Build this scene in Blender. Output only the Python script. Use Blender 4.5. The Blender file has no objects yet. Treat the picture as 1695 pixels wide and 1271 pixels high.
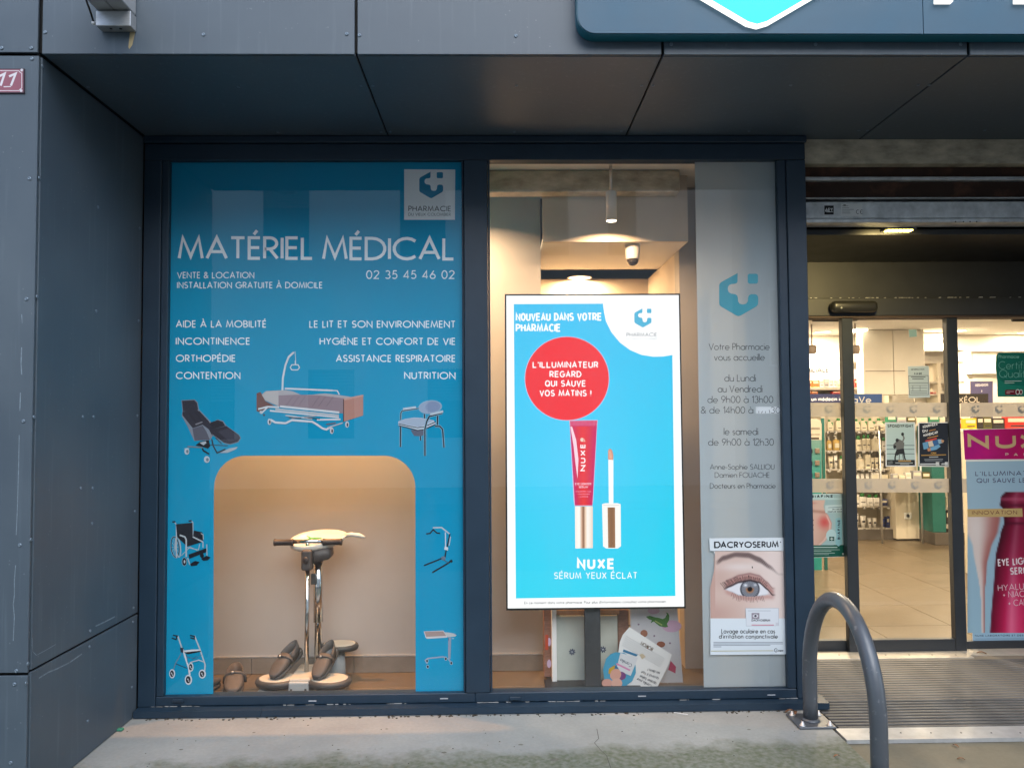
import bpy, bmesh, math, random
from mathutils import Vector, Matrix
random.seed(7)
R = math.radians
SC = bpy.context.scene
COL = SC.collection

# ------------------------------------------------------------------ camera
EYE = 1.5
FPX, PW, PH = 1300.0, 1695.0, 1271.0
YAW, PITCH, ROLL = 0.0173053, 0.0414047, -0.0067035
_f = Vector((math.sin(YAW) * math.cos(PITCH), math.cos(YAW) * math.cos(PITCH), math.sin(PITCH)))
_r = Vector((math.cos(YAW), -math.sin(YAW), 0))
_u = _r.cross(_f)
_r, _u = math.cos(ROLL) * _r + math.sin(ROLL) * _u, -math.sin(ROLL) * _r + math.cos(ROLL) * _u
cd = bpy.data.cameras.new('camera')
cam = bpy.data.objects.new('camera', cd); COL.objects.link(cam)
m = Matrix.Identity(4)
for i in range(3):
    m[i][0], m[i][1], m[i][2] = _r[i], _u[i], -_f[i]
m[2][3] = EYE
cam.matrix_world = m
cd.sensor_width = 36.0; cd.sensor_fit = 'HORIZONTAL'
cd.lens = FPX / PW * 36.0
cd.clip_start = 0.05; cd.clip_end = 2000
SC.camera = cam
SC.render.resolution_x, SC.render.resolution_y = 1024, 767

# ------------------------------------------------------------------ sky, sun, exposure
wd = bpy.data.worlds.new('World'); SC.world = wd; wd.use_nodes = True
wn = wd.node_tree; wn.nodes.clear()
sky = wn.nodes.new('ShaderNodeTexSky'); sky.sky_type = 'NISHITA'; sky.sun_disc = False
sky.sun_elevation = R(42); sky.sun_rotation = R(165)
sky.air_density = 1.0; sky.dust_density = 0.8; sky.ozone_density = 1.0
hs = wn.nodes.new('ShaderNodeHueSaturation'); hs.inputs['Saturation'].default_value = 0.8
bg = wn.nodes.new('ShaderNodeBackground'); bg.inputs['Strength'].default_value = 0.15
wo = wn.nodes.new('ShaderNodeOutputWorld')
wn.links.new(sky.outputs[0], hs.inputs['Color']); wn.links.new(hs.outputs[0], bg.inputs['Color']); wn.links.new(bg.outputs[0], wo.inputs['Surface'])
sl = bpy.data.lights.new('sun', 'SUN'); sl.energy = 1.1; sl.angle = R(50); sl.color = (1.0, 0.985, 0.96)
so = bpy.data.objects.new('sun', sl); COL.objects.link(so)
_sd = Vector((math.sin(R(165)) * math.cos(R(42)), math.cos(R(165)) * math.cos(R(42)), math.sin(R(42))))
so.rotation_euler = _sd.to_track_quat('Z', 'Y').to_euler(); so.location = _sd * 30
SC.view_settings.view_transform = 'Standard'; SC.view_settings.look = 'None'
SC.view_settings.exposure = 1.25; SC.view_settings.gamma = 1.0; SC.view_settings.use_curve_mapping = False
SC.render.engine = 'CYCLES'
SC.cycles.max_bounces = 6; SC.cycles.transparent_max_bounces = 12; SC.cycles.diffuse_bounces = 3; SC.cycles.glossy_bounces = 3
SC.cycles.use_adaptive_sampling = True; SC.cycles.adaptive_threshold = 0.02
SC.cycles.sample_clamp_indirect = 6.0
SC.cycles.use_denoising = True

# ------------------------------------------------------------------ geometry of the view: photograph pixels to places on real planes
def _ray(px, py):
    return _f + _r * ((px - PW / 2) / FPX) - _u * ((py - PH / 2) / FPX)
def P(px, py, Y):            # point of the upright plane at depth Y
    d = _ray(px, py); t = Y / d.y
    return Vector((t * d.x, Y, EYE + t * d.z))
def G(px, py, z=0.0):        # point of the level plane at height z
    d = _ray(px, py); t = (z - EYE) / d.z
    return Vector((t * d.x, t * d.y, z))
def lin(c):
    out = []
    for v in c[:3]:
        v = max(0.0, v / 255.0)
        out.append(v / 12.92 if v <= 0.04045 else ((v + 0.055) / 1.055) ** 2.4)
    return tuple(out)

# ------------------------------------------------------------------ objects
ORG = {}
def tag(o, label=None, cat=None, group=None, kind=None):
    if label: o['label'] = label
    if cat: o['category'] = cat
    if group: o['group'] = group
    if kind: o['kind'] = kind
    return o
def empty(name, loc, label=None, cat=None, group=None):
    o = bpy.data.objects.new(name, None); COL.objects.link(o)
    o.location = loc; o.empty_display_size = 0.1
    ORG[o.name] = Vector(loc)
    return tag(o, label, cat, group)
def link_mesh(name, me, mat, parent=None, origin=None):
    me.name = name
    if parent is not None:
        org = ORG[parent.name]
    elif origin is not None:
        org = Vector(origin)
    else:
        xs = [v.co for v in me.vertices]
        lo = Vector((min(v.x for v in xs), min(v.y for v in xs), min(v.z for v in xs)))
        hi = Vector((max(v.x for v in xs), max(v.y for v in xs), max(v.z for v in xs)))
        org = Vector(((lo.x + hi.x) / 2, (lo.y + hi.y) / 2, lo.z))
    me.transform(Matrix.Translation(-org))
    o = bpy.data.objects.new(name, me); COL.objects.link(o)
    if parent is not None:
        o.parent = parent
    else:
        o.location = org
    ORG[o.name] = org
    if mat is not None:
        for q in (mat if isinstance(mat, (list, tuple)) else [mat]):
            me.materials.append(q)
    return o
def copy_tree(o, parent=None, delta=None):
    c = o.copy(); COL.objects.link(c)
    if parent is not None: c.parent = parent
    if delta is not None: c.location = o.location + Vector(delta)
    ORG[c.name] = ORG.get(o.name, Vector()) + (Vector(delta) if delta is not None else Vector())
    for ch in list(o.children):
        copy_tree(ch, c)
    return c

class MB:
    """collects shapes of one part"""
    def __init__(s): s.bm = bmesh.new(); s.mi = 0
    def _mark(s, faces):
        for f in faces: f.material_index = s.mi
    def box(s, x0, x1, y0, y1, z0, z1, bev=0.0, seg=1, rot=None):
        mt = Matrix.Translation(((x0 + x1) / 2, (y0 + y1) / 2, (z0 + z1) / 2))
        if rot is not None: mt = mt @ rot
        mt = mt @ Matrix.Diagonal((abs(x1 - x0), abs(y1 - y0), abs(z1 - z0), 1))
        vs = bmesh.ops.create_cube(s.bm, size=1.0, matrix=mt)['verts']
        fs = list({f for v in vs for f in v.link_faces}); s._mark(fs)
        if bev > 0:
            es = list({e for v in vs for e in v.link_edges})
            bmesh.ops.bevel(s.bm, geom=es, offset=bev, offset_type='OFFSET', segments=seg, profile=0.5, affect='EDGES', clamp_overlap=True)
        return s
    def tube(s, pts, r, n=12, caps=True):
        pts = [Vector(p) for p in pts]
        rs = r if isinstance(r, (list, tuple)) else [r] * len(pts)
        rings = []; ref = None
        for i, p in enumerate(pts):
            if i == 0: d = pts[1] - p
            elif i == len(pts) - 1: d = p - pts[i - 1]
            else: d = (pts[i + 1] - p).normalized() + (p - pts[i - 1]).normalized()
            d.normalize()
            if ref is None:
                ref = Vector((0, 0, 1)) if abs(d.z) < 0.9 else Vector((1, 0, 0))
            a = d.cross(ref).normalized(); b = d.cross(a).normalized(); ref = a.cross(d).normalized()
            rings.append([s.bm.verts.new(p + (a * math.cos(t) + b * math.sin(t)) * rs[i]) for t in (2 * math.pi * k / n for k in range(n))])
        fs = []
        for A, B in zip(rings, rings[1:]):
            for k in range(n):
                fs.append(s.bm.faces.new((A[k], A[(k + 1) % n], B[(k + 1) % n], B[k])))
        if caps:
            fs.append(s.bm.faces.new(rings[0])); fs.append(s.bm.faces.new(rings[-1][::-1]))
        for f in fs: f.smooth = True
        s._mark(fs); return s
    def lathe(s, c, prof, n=16, axis='Z', sx=1.0, sy=1.0):
        """prof: (radius, height) pairs"""
        c = Vector(c); rings = []
        for r_, h in prof:
            ring = []
            for k in range(n):
                t = 2 * math.pi * k / n
                a, b = r_ * math.cos(t) * sx, r_ * math.sin(t) * sy
                v = {'Z': (a, b, h), 'Y': (a, h, b), 'X': (h, a, b)}[axis]
                ring.append(s.bm.verts.new(c + Vector(v)))
            rings.append(ring)
        fs = []
        for A, B in zip(rings, rings[1:]):
            for k in range(n):
                fs.append(s.bm.faces.new((A[k], A[(k + 1) % n], B[(k + 1) % n], B[k])))
        fs.append(s.bm.faces.new(rings[0][::-1])); fs.append(s.bm.faces.new(rings[-1]))
        for f in fs: f.smooth = True
        s._mark(fs); return s
    def prism(s, pts, off):
        """closed outline (3-D points) pushed along off"""
        off = Vector(off)
        A = [s.bm.verts.new(Vector(p)) for p in pts]; B = [s.bm.verts.new(Vector(p) + off) for p in pts]
        n = len(A); fs = [s.bm.faces.new(A), s.bm.faces.new(B[::-1])]
        for k in range(n): fs.append(s.bm.faces.new((A[k], B[k], B[(k + 1) % n], A[(k + 1) % n])))
        s._mark(fs); return s
    def quad(s, *pts):
        f = s.bm.faces.new([s.bm.verts.new(Vector(p)) for p in pts]); s._mark([f]); return s
    def ball(s, c, rx, ry, rz, u=14, v=9):
        vs = bmesh.ops.create_uvsphere(s.bm, u_segments=u, v_segments=v, radius=1.0,
              matrix=Matrix.Translation(c) @ Matrix.Diagonal((rx, ry, rz, 1)))['verts']
        fs = list({f for w in vs for f in w.link_faces}); s._mark(fs)
        for f in fs: f.smooth = True
        return s
    def loft(s, rings, caps=True):
        V = [[s.bm.verts.new(Vector(p)) for p in r_] for r_ in rings]; fs = []
        n = len(V[0])
        for A, B in zip(V, V[1:]):
            for k in range(n): fs.append(s.bm.faces.new((A[k], A[(k + 1) % n], B[(k + 1) % n], B[k])))
        if caps: fs.append(s.bm.faces.new(V[0][::-1])); fs.append(s.bm.faces.new(V[-1]))
        for f in fs: f.smooth = True
        s._mark(fs); return s
    def mesh(s):
        bmesh.ops.recalc_face_normals(s.bm, faces=s.bm.faces[:])
        me = bpy.data.meshes.new('m'); s.bm.to_mesh(me); s.bm.free(); return me
    def build(s, name, mat, parent=None, origin=None):
        return link_mesh(name, s.mesh(), mat, parent, origin)

# ------------------------------------------------------------------ materials
def _new(name):
    mt = bpy.data.materials.new(name); mt.use_nodes = True
    return mt, mt.node_tree, mt.node_tree.nodes['Principled BSDF']
def mat(name, c, rough=0.5, metal=0.0, spec=0.5, var=0.0, scale=8.0, bump=0.0, bscale=60.0, stretch=None, c2=None, thr=None, coat=0.0):
    """procedural surface: base colour broken by noise, second colour in patches, fine relief"""
    mt, nt, b = _new(name); N = nt.nodes; L = nt.links
    col = lin(c) if max(c) > 1.0 else tuple(c)
    b.inputs['Roughness'].default_value = rough; b.inputs['Metallic'].default_value = metal
    b.inputs['Specular IOR Level'].default_value = spec
    if coat: b.inputs['Coat Weight'].default_value = coat
    tc = N.new('ShaderNodeTexCoord'); mp = N.new('ShaderNodeMapping'); L.new(tc.outputs['Object'], mp.inputs['Vector'])
    if stretch: mp.inputs['Scale'].default_value = stretch
    src = None
    if var > 0 or c2 is not None:
        nz = N.new('ShaderNodeTexNoise'); nz.inputs['Scale'].default_value = scale; nz.inputs['Detail'].default_value = 6; nz.inputs['Roughness'].default_value = 0.6
        L.new(mp.outputs[0], nz.inputs['Vector'])
        rp = N.new('ShaderNodeValToRGB'); L.new(nz.outputs['Fac'], rp.inputs['Fac'])
        e = rp.color_ramp.elements
        lo, hi = (thr or (0.3, 0.7)); e[0].position = lo; e[1].position = hi
        if c2 is not None:
            k2 = lin(c2) if max(c2) > 1.0 else tuple(c2)
            e[0].color = (*col, 1); e[1].color = (*k2, 1)
        else:
            e[0].color = (*[v * (1 - var) for v in col], 1); e[1].color = (*[min(1, v * (1 + var)) for v in col], 1)
        L.new(rp.outputs['Color'], b.inputs['Base Color']); src = nz
        mr = N.new('ShaderNodeMapRange'); mr.inputs['To Min'].default_value = max(0.02, rough - 0.08); mr.inputs['To Max'].default_value = min(1, rough + 0.1)
        L.new(nz.outputs['Fac'], mr.inputs['Value']); L.new(mr.outputs[0], b.inputs['Roughness'])
    else:
        b.inputs['Base Color'].default_value = (*col, 1)
    if bump > 0:
        n2 = N.new('ShaderNodeTexNoise'); n2.inputs['Scale'].default_value = bscale; n2.inputs['Detail'].default_value = 5
        L.new(mp.outputs[0], n2.inputs['Vector'])
        bp = N.new('ShaderNodeBump'); bp.inputs['Strength'].default_value = bump; bp.inputs['Distance'].default_value = 0.004
        L.new(n2.outputs['Fac'], bp.inputs['Height']); L.new(bp.outputs[0], b.inputs['Normal'])
    return mt
def emit(name, c, strength):
    mt, nt, b = _new(name)
    col = lin(c) if max(c) > 1.0 else tuple(c)
    b.inputs['Base Color'].default_value = (*[v * 0.5 for v in col], 1)
    b.inputs['Emission Color'].default_value = (*col, 1); b.inputs['Emission Strength'].default_value = strength
    return mt
def glass_mat(name, refl=0.05, tint=(0.97, 0.985, 0.98), rough=0.0):
    mt, nt, b = _new(name); N = nt.nodes; L = nt.links; N.remove(b)
    lw = N.new('ShaderNodeLayerWeight'); lw.inputs['Blend'].default_value = 0.5
    pw = N.new('ShaderNodeMath'); pw.operation = 'POWER'; pw.inputs[1].default_value = 5; L.new(lw.outputs['Facing'], pw.inputs[0])
    mr = N.new('ShaderNodeMapRange'); mr.inputs['To Min'].default_value = refl; mr.inputs['To Max'].default_value = 0.95; L.new(pw.outputs[0], mr.inputs['Value'])
    tr = N.new('ShaderNodeBsdfTransparent'); tr.inputs['Color'].default_value = (*tint, 1)
    gl = N.new('ShaderNodeBsdfGlossy'); gl.inputs['Roughness'].default_value = rough
    mx = N.new('ShaderNodeMixShader'); L.new(mr.outputs[0], mx.inputs[0]); L.new(tr.outputs[0], mx.inputs[1]); L.new(gl.outputs[0], mx.inputs[2])
    # thin film of street dust and wiping marks
    tc = N.new('ShaderNodeTexCoord'); mp = N.new('ShaderNodeMapping'); mp.inputs['Scale'].default_value = (1.2, 1, .5); mp.inputs['Rotation'].default_value = (0, .5, 0); L.new(tc.outputs['Object'], mp.inputs['Vector'])
    nz = N.new('ShaderNodeTexNoise'); nz.inputs['Scale'].default_value = 3.5; nz.inputs['Detail'].default_value = 9; nz.inputs['Roughness'].default_value = .7; L.new(mp.outputs[0], nz.inputs['Vector'])
    dr = N.new('ShaderNodeMapRange'); dr.inputs['From Min'].default_value = .45; dr.inputs['From Max'].default_value = .8; dr.inputs['To Min'].default_value = .002; dr.inputs['To Max'].default_value = .035; L.new(nz.outputs['Fac'], dr.inputs['Value'])
    df = N.new('ShaderNodeBsdfDiffuse'); df.inputs['Color'].default_value = (.6, .6, .58, 1)
    m2 = N.new('ShaderNodeMixShader'); L.new(dr.outputs[0], m2.inputs[0]); L.new(mx.outputs[0], m2.inputs[1]); L.new(df.outputs[0], m2.inputs[2])
    L.new(m2.outputs[0], N['Material Output'].inputs['Surface'])
    return mt
def frost_mat(name, c, clear=0.12, trans=0.5):
    mt, nt, b = _new(name); N = nt.nodes; L = nt.links; N.remove(b)
    col = (*lin(c), 1)
    df = N.new('ShaderNodeBsdfDiffuse'); df.inputs['Color'].default_value = col
    tl = N.new('ShaderNodeBsdfTranslucent'); tl.inputs['Color'].default_value = col
    tr = N.new('ShaderNodeBsdfTransparent')
    m1 = N.new('ShaderNodeMixShader'); m1.inputs[0].default_value = trans; L.new(df.outputs[0], m1.inputs[1]); L.new(tl.outputs[0], m1.inputs[2])
    m2 = N.new('ShaderNodeMixShader'); m2.inputs[0].default_value = clear; L.new(m1.outputs[0], m2.inputs[1]); L.new(tr.outputs[0], m2.inputs[2])
    L.new(m2.outputs[0], N['Material Output'].inputs['Surface'])
    return mt
def print_mat(name, emission=0.0, rough=0.45, gain=1.0, spec=0.4, trans=0.0):
    """flat print: colour comes from the ink stored on the faces"""
    mt, nt, b = _new(name); N = nt.nodes; L = nt.links
    at = N.new('ShaderNodeAttribute'); at.attribute_name = 'Col'
    b.inputs['Roughness'].default_value = rough; b.inputs['Specular IOR Level'].default_value = spec
    ml = N.new('ShaderNodeMix'); ml.data_type = 'RGBA'; ml.blend_type = 'MULTIPLY'; ml.inputs[0].default_value = 1.0
    L.new(at.outputs['Color'], ml.inputs[6]); ml.inputs[7].default_value = (gain, gain, gain, 1)
    if emission > 0:
        b.inputs['Base Color'].default_value = (0.02, 0.02, 0.02, 1)
        L.new(ml.outputs[2], b.inputs['Emission Color']); b.inputs['Emission Strength'].default_value = emission
    else:
        L.new(ml.outputs[2], b.inputs['Base Color'])
        if trans > 0:
            tl = N.new('ShaderNodeBsdfTranslucent'); L.new(ml.outputs[2], tl.inputs['Color'])
            mx = N.new('ShaderNodeMixShader'); mx.inputs[0].default_value = trans
            L.new(b.outputs[0], mx.inputs[1]); L.new(tl.outputs[0], mx.inputs[2]); L.new(mx.outputs[0], N['Material Output'].inputs['Surface'])
    return mt

# ------------------------------------------------------------------ monoline letters (cap height 1)
def arc(cx, cy, rx, ry, a0, a1, n=None):
    n = n or max(4, int(abs(a1 - a0) / 20))
    return [(cx + rx * math.cos(R(a0 + (a1 - a0) * k / n)), cy + ry * math.sin(R(a0 + (a1 - a0) * k / n))) for k in range(n + 1)]
X_ = 0.62
def _bowl(cx=.31): return arc(cx, .31, .31, .31, 0, 360, 20)
GL = {
 'A': (.76, [[(0, 0), (.38, 1), (.76, 0)], [(.13, .32), (.63, .32)]]),
 'B': (.5, [[(0, 0), (0, 1), (.2, 1)] + arc(.22, .76, .24, .24, 90, -90) + [(0, .52)], [(0, .52), (.24, .52)] + arc(.24, .26, .26, .26, 90, -90) + [(0, 0)]]),
 'C': (.84, [arc(.5, .5, .5, .5, 47, 313)]),
 'D': (.74, [[(0, 0), (0, 1), (.24, 1)] + arc(.24, .5, .5, .5, 90, -90) + [(0, 0)]]),
 'E': (.42, [[(.42, 1), (0, 1), (0, 0), (.42, 0)], [(0, .52), (.39, .52)]]),
 'F': (.42, [[(.42, 1), (0, 1), (0, 0)], [(0, .5), (.38, .5)]]),
 'G': (.96, [arc(.5, .5, .5, .5, 47, 360) + [(.96, .47), (.55, .47)]]),
 'H': (.62, [[(0, 0), (0, 1)], [(.62, 0), (.62, 1)], [(0, .52), (.62, .52)]]),
 'I': (.0, [[(0, 0), (0, 1)]]),
 'J': (.3, [[(.3, 1), (.3, .2)] + arc(.12, .2, .18, .2, 0, -120)]),
 'K': (.58, [[(0, 0), (0, 1)], [(.54, 1), (.02, .5), (.58, 0)]]),
 'L': (.38, [[(0, 1), (0, 0), (.38, 0)]]),
 'M': (.9, [[(0, 0), (.14, 1), (.45, .08), (.76, 1), (.9, 0)]]),
 'N': (.68, [[(0, 0), (0, 1), (.68, 0), (.68, 1)]]),
 'O': (1., [arc(.5, .5, .5, .5, 0, 360, 24)]),
 'P': (.46, [[(0, 0), (0, 1), (.2, 1)] + arc(.2, .73, .27, .27, 90, -90) + [(0, .46)]]),
 'Q': (1., [arc(.5, .5, .5, .5, 0, 360, 24), [(.6, .3), (.95, -.04)]]),
 'R': (.5, [[(0, 0), (0, 1), (.2, 1)] + arc(.2, .73, .27, .27, 90, -90) + [(0, .46)], [(.2, .46), (.5, 0)]]),
 'S': (.5, [arc(.26, .745, .23, .255, 35, 255, 10) + arc(.25, .255, .25, .255, 75, -150, 11)]),
 'T': (.52, [[(0, 1), (.52, 1)], [(.26, 1), (.26, 0)]]),
 'U': (.58, [[(0, 1), (0, .29)] + arc(.29, .29, .29, .29, 180, 360) + [(.58, 1)]]),
 'V': (.7, [[(0, 1), (.35, 0), (.7, 1)]]),
 'W': (1.1, [[(0, 1), (.27, 0), (.55, .95), (.83, 0), (1.1, 1)]]),
 'X': (.64, [[(0, 0), (.64, 1)], [(0, 1), (.64, 0)]]),
 'Y': (.62, [[(0, 1), (.31, .48), (.62, 1)], [(.31, .48), (.31, 0)]]),
 'Z': (.58, [[(0, 1), (.58, 1), (0, 0), (.58, 0)]]),
 'a': (.62, [_bowl(), [(.62, X_), (.62, 0)]]),
 'b': (.62, [_bowl(), [(0, 1.04), (0, 0)]]),
 'c': (.5, [arc(.31, .31, .31, .31, 48, 312)]),
 'd': (.62, [_bowl(), [(.62, 1.04), (.62, 0)]]),
 'e': (.62, [[(0.01, .31), (.62, .31)] + arc(.31, .31, .31, .31, 0, 318, 16)]),
 'f': (.34, [[(.14, 0), (.14, .82)] + arc(.3, .86, .16, .18, 180, 80), [(0, X_), (.3, X_)]]),
 'g': (.62, [_bowl(), [(.62, X_), (.62, -.1)] + arc(.32, -.08, .3, .25, 0, -150)]),
 'h': (.5, [[(0, 1.04), (0, 0)], [(0, .36)] + arc(.25, .37, .25, .25, 180, 0, 9) + [(.5, 0)]]),
 'i': (.0, [[(0, X_), (0, 0)], [(0, .86), (0, .95)]]),
 'j': (.1, [[(.1, X_), (.1, -.2), (0, -.3)], [(.1, .86), (.1, .95)]]),
 'k': (.42, [[(0, 1.04), (0, 0)], [(.38, X_), (.02, .32), (.42, 0)]]),
 'l': (.0, [[(0, 1.04), (0, 0)]]),
 'm': (.84, [[(0, X_), (0, 0)], [(0, .4)] + arc(.21, .41, .21, .21, 180, 0, 8) + [(.42, 0)], [(.42, .4)] + arc(.63, .41, .21, .21, 180, 0, 8) + [(.84, 0)]]),
 'n': (.5, [[(0, X_), (0, 0)], [(0, .36)] + arc(.25, .37, .25, .25, 180, 0, 9) + [(.5, 0)]]),
 'o': (.62, [_bowl()]),
 'p': (.62, [_bowl(), [(0, X_), (0, -.34)]]),
 'q': (.62, [_bowl(), [(.62, X_), (.62, -.34)]]),
 'r': (.28, [[(0, X_), (0, 0)], [(0, .36)] + arc(.22, .38, .22, .24, 180, 75, 6)]),
 's': (.34, [arc(.18, .46, .15, .16, 40, 255, 8) + arc(.17, .16, .17, .16, 75, -150, 8)]),
 't': (.3, [[(.13, .9), (.13, 0)], [(0, X_), (.3, X_)]]),
 'u': (.5, [[(0, X_), (0, .25)] + arc(.25, .25, .25, .25, 180, 360, 9), [(.5, X_), (.5, 0)]]),
 'v': (.46, [[(0, X_), (.23, 0), (.46, X_)]]),
 'w': (.76, [[(0, X_), (.19, 0), (.38, X_), (.57, 0), (.76, X_)]]),
 'x': (.42, [[(0, 0), (.42, X_)], [(0, X_), (.42, 0)]]),
 'y': (.48, [[(0, X_), (.24, 0)], [(.48, X_), (.1, -.34)]]),
 'z': (.4, [[(0, X_), (.4, X_), (0, 0), (.4, 0)]]),
 '0': (.56, [arc(.28, .5, .28, .5, 0, 360, 20)]),
 '1': (.2, [[(0, .8), (.2, 1), (.2, 0)]]),
 '2': (.5, [arc(.25, .74, .25, .26, 170, -25, 9) + [(0, 0), (.52, 0)]]),
 '3': (.5, [arc(.24, .75, .22, .25, 150, -80, 9), arc(.24, .26, .26, .26, 85, -150, 9)]),
 '4': (.56, [[(.42, 0), (.42, 1), (0, .24), (.56, .24)]]),
 '5': (.5, [[(.46, 1), (.12, 1), (.06, .56)] + arc(.22, .32, .27, .32, 115, -140, 11)]),
 '6': (.54, [[(.38, 1), (.05, .42)], arc(.27, .28, .27, .28, 0, 360, 16)]),
 '7': (.5, [[(0, 1), (.5, 1), (.14, 0)]]),
 '8': (.5, [arc(.25, .76, .21, .24, 0, 360, 16), arc(.25, .26, .25, .26, 0, 360, 16)]),
 '9': (.54, [[(.16, 0), (.49, .58)], arc(.27, .72, .27, .28, 0, 360, 16)]),
 '&': (.66, [[(.66, 0), (.12, .72)] + arc(.28, .8, .17, .2, 200, -60, 9) + [(.1, .4)] + arc(.24, .23, .24, .23, 140, 340, 9) + [(.64, .46)]]),
 '.': (.0, [[(0, 0), (0, .09)]]), ',': (.05, [[(.05, .08), (0, -.14)]]), "'": (.0, [[(0, 1), (0, .76)]]),
 '!': (.0, [[(0, 1), (0, .3)], [(0, 0), (0, .09)]]), '-': (.26, [[(0, .34), (.26, .34)]]), '+': (.4, [[(0, .4), (.4, .4)], [(.2, .2), (.2, .6)]]),
 ' ': (.22, []),
}
for base, acc in (('E', 'É/'), ('E', 'È\\'), ('A', 'À\\'), ('a', 'à\\'), ('e', 'é/'), ('e', 'è\\')):
    w_, st_ = GL[base]; c_ = w_ / 2; top = 1.16 if base.isupper() else .8
    ac = [(c_ - .03, top), (c_ + .1, top + .2)] if acc[1] == '/' else [(c_ + .03, top), (c_ - .1, top + .2)]
    GL[acc[0]] = (w_, st_ + [ac])

def ribbon(pts, w):
    """polyline to a list of quads (2-D), mitred joints"""
    q = [pts[0]]
    for p in pts[1:]:
        if math.hypot(p[0] - q[-1][0], p[1] - q[-1][1]) > 1e-6: q.append(p)
    if len(q) < 2: return []
    closed = math.hypot(q[0][0] - q[-1][0], q[0][1] - q[-1][1]) < 1e-5 and len(q) > 3
    if closed: q = q[:-1]
    n = len(q); Lr = []
    for i, p in enumerate(q):
        a = q[i - 1] if (i > 0 or closed) else None
        b = q[(i + 1) % n] if (i < n - 1 or closed) else None
        def un(s, t):
            d = math.hypot(t[0] - s[0], t[1] - s[1]); return ((t[0] - s[0]) / d, (t[1] - s[1]) / d)
        d1 = un(a, p) if a else un(p, b); d2 = un(p, b) if b else d1
        nx, ny = -(d1[1] + d2[1]), d1[0] + d2[0]
        l = math.hypot(nx, ny)
        if l < 1e-4: nx, ny, k = -d1[1], d1[0], 1.0
        else:
            nx, ny = nx / l, ny / l
            k = 1.0 / max(0.42, nx * -d1[1] + ny * d1[0])
        Lr.append(((p[0] + nx * w / 2 * k, p[1] + ny * w / 2 * k), (p[0] - nx * w / 2 * k, p[1] - ny * w / 2 * k)))
    out = []
    for i in range(n if closed else n - 1):
        A, B = Lr[i], Lr[(i + 1) % n]
        out.append([A[0], B[0], B[1], A[1]])
    return out

LOGO = [(800, 180), (800, 285), (792, 308), (770, 320), (722, 324), (692, 336), (674, 362), (672, 395), (684, 428), (712, 448), (768, 456), (794, 472), (803, 500), (806, 545), (825, 578), (868, 590), (912, 580), (934, 548), (938, 500), (948, 470), (975, 456), (1030, 456), (1056, 468), (1068, 496), (1068, 568), (1062, 596), (1044, 616), (845, 732), (812, 742), (782, 734), (582, 616), (564, 596), (560, 568), (560, 345), (566, 320), (584, 300)]
LOGO = [((x - 560) / 508., (y - 180) / 508.) for x, y in LOGO]
LOGO_SQ = [((x - 560) / 508., (y - 180) / 508.) for x, y in [(950, 190), (1047, 190), (1065, 206), (1065, 302), (1047, 320), (950, 320), (932, 302), (932, 206)]]

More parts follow.
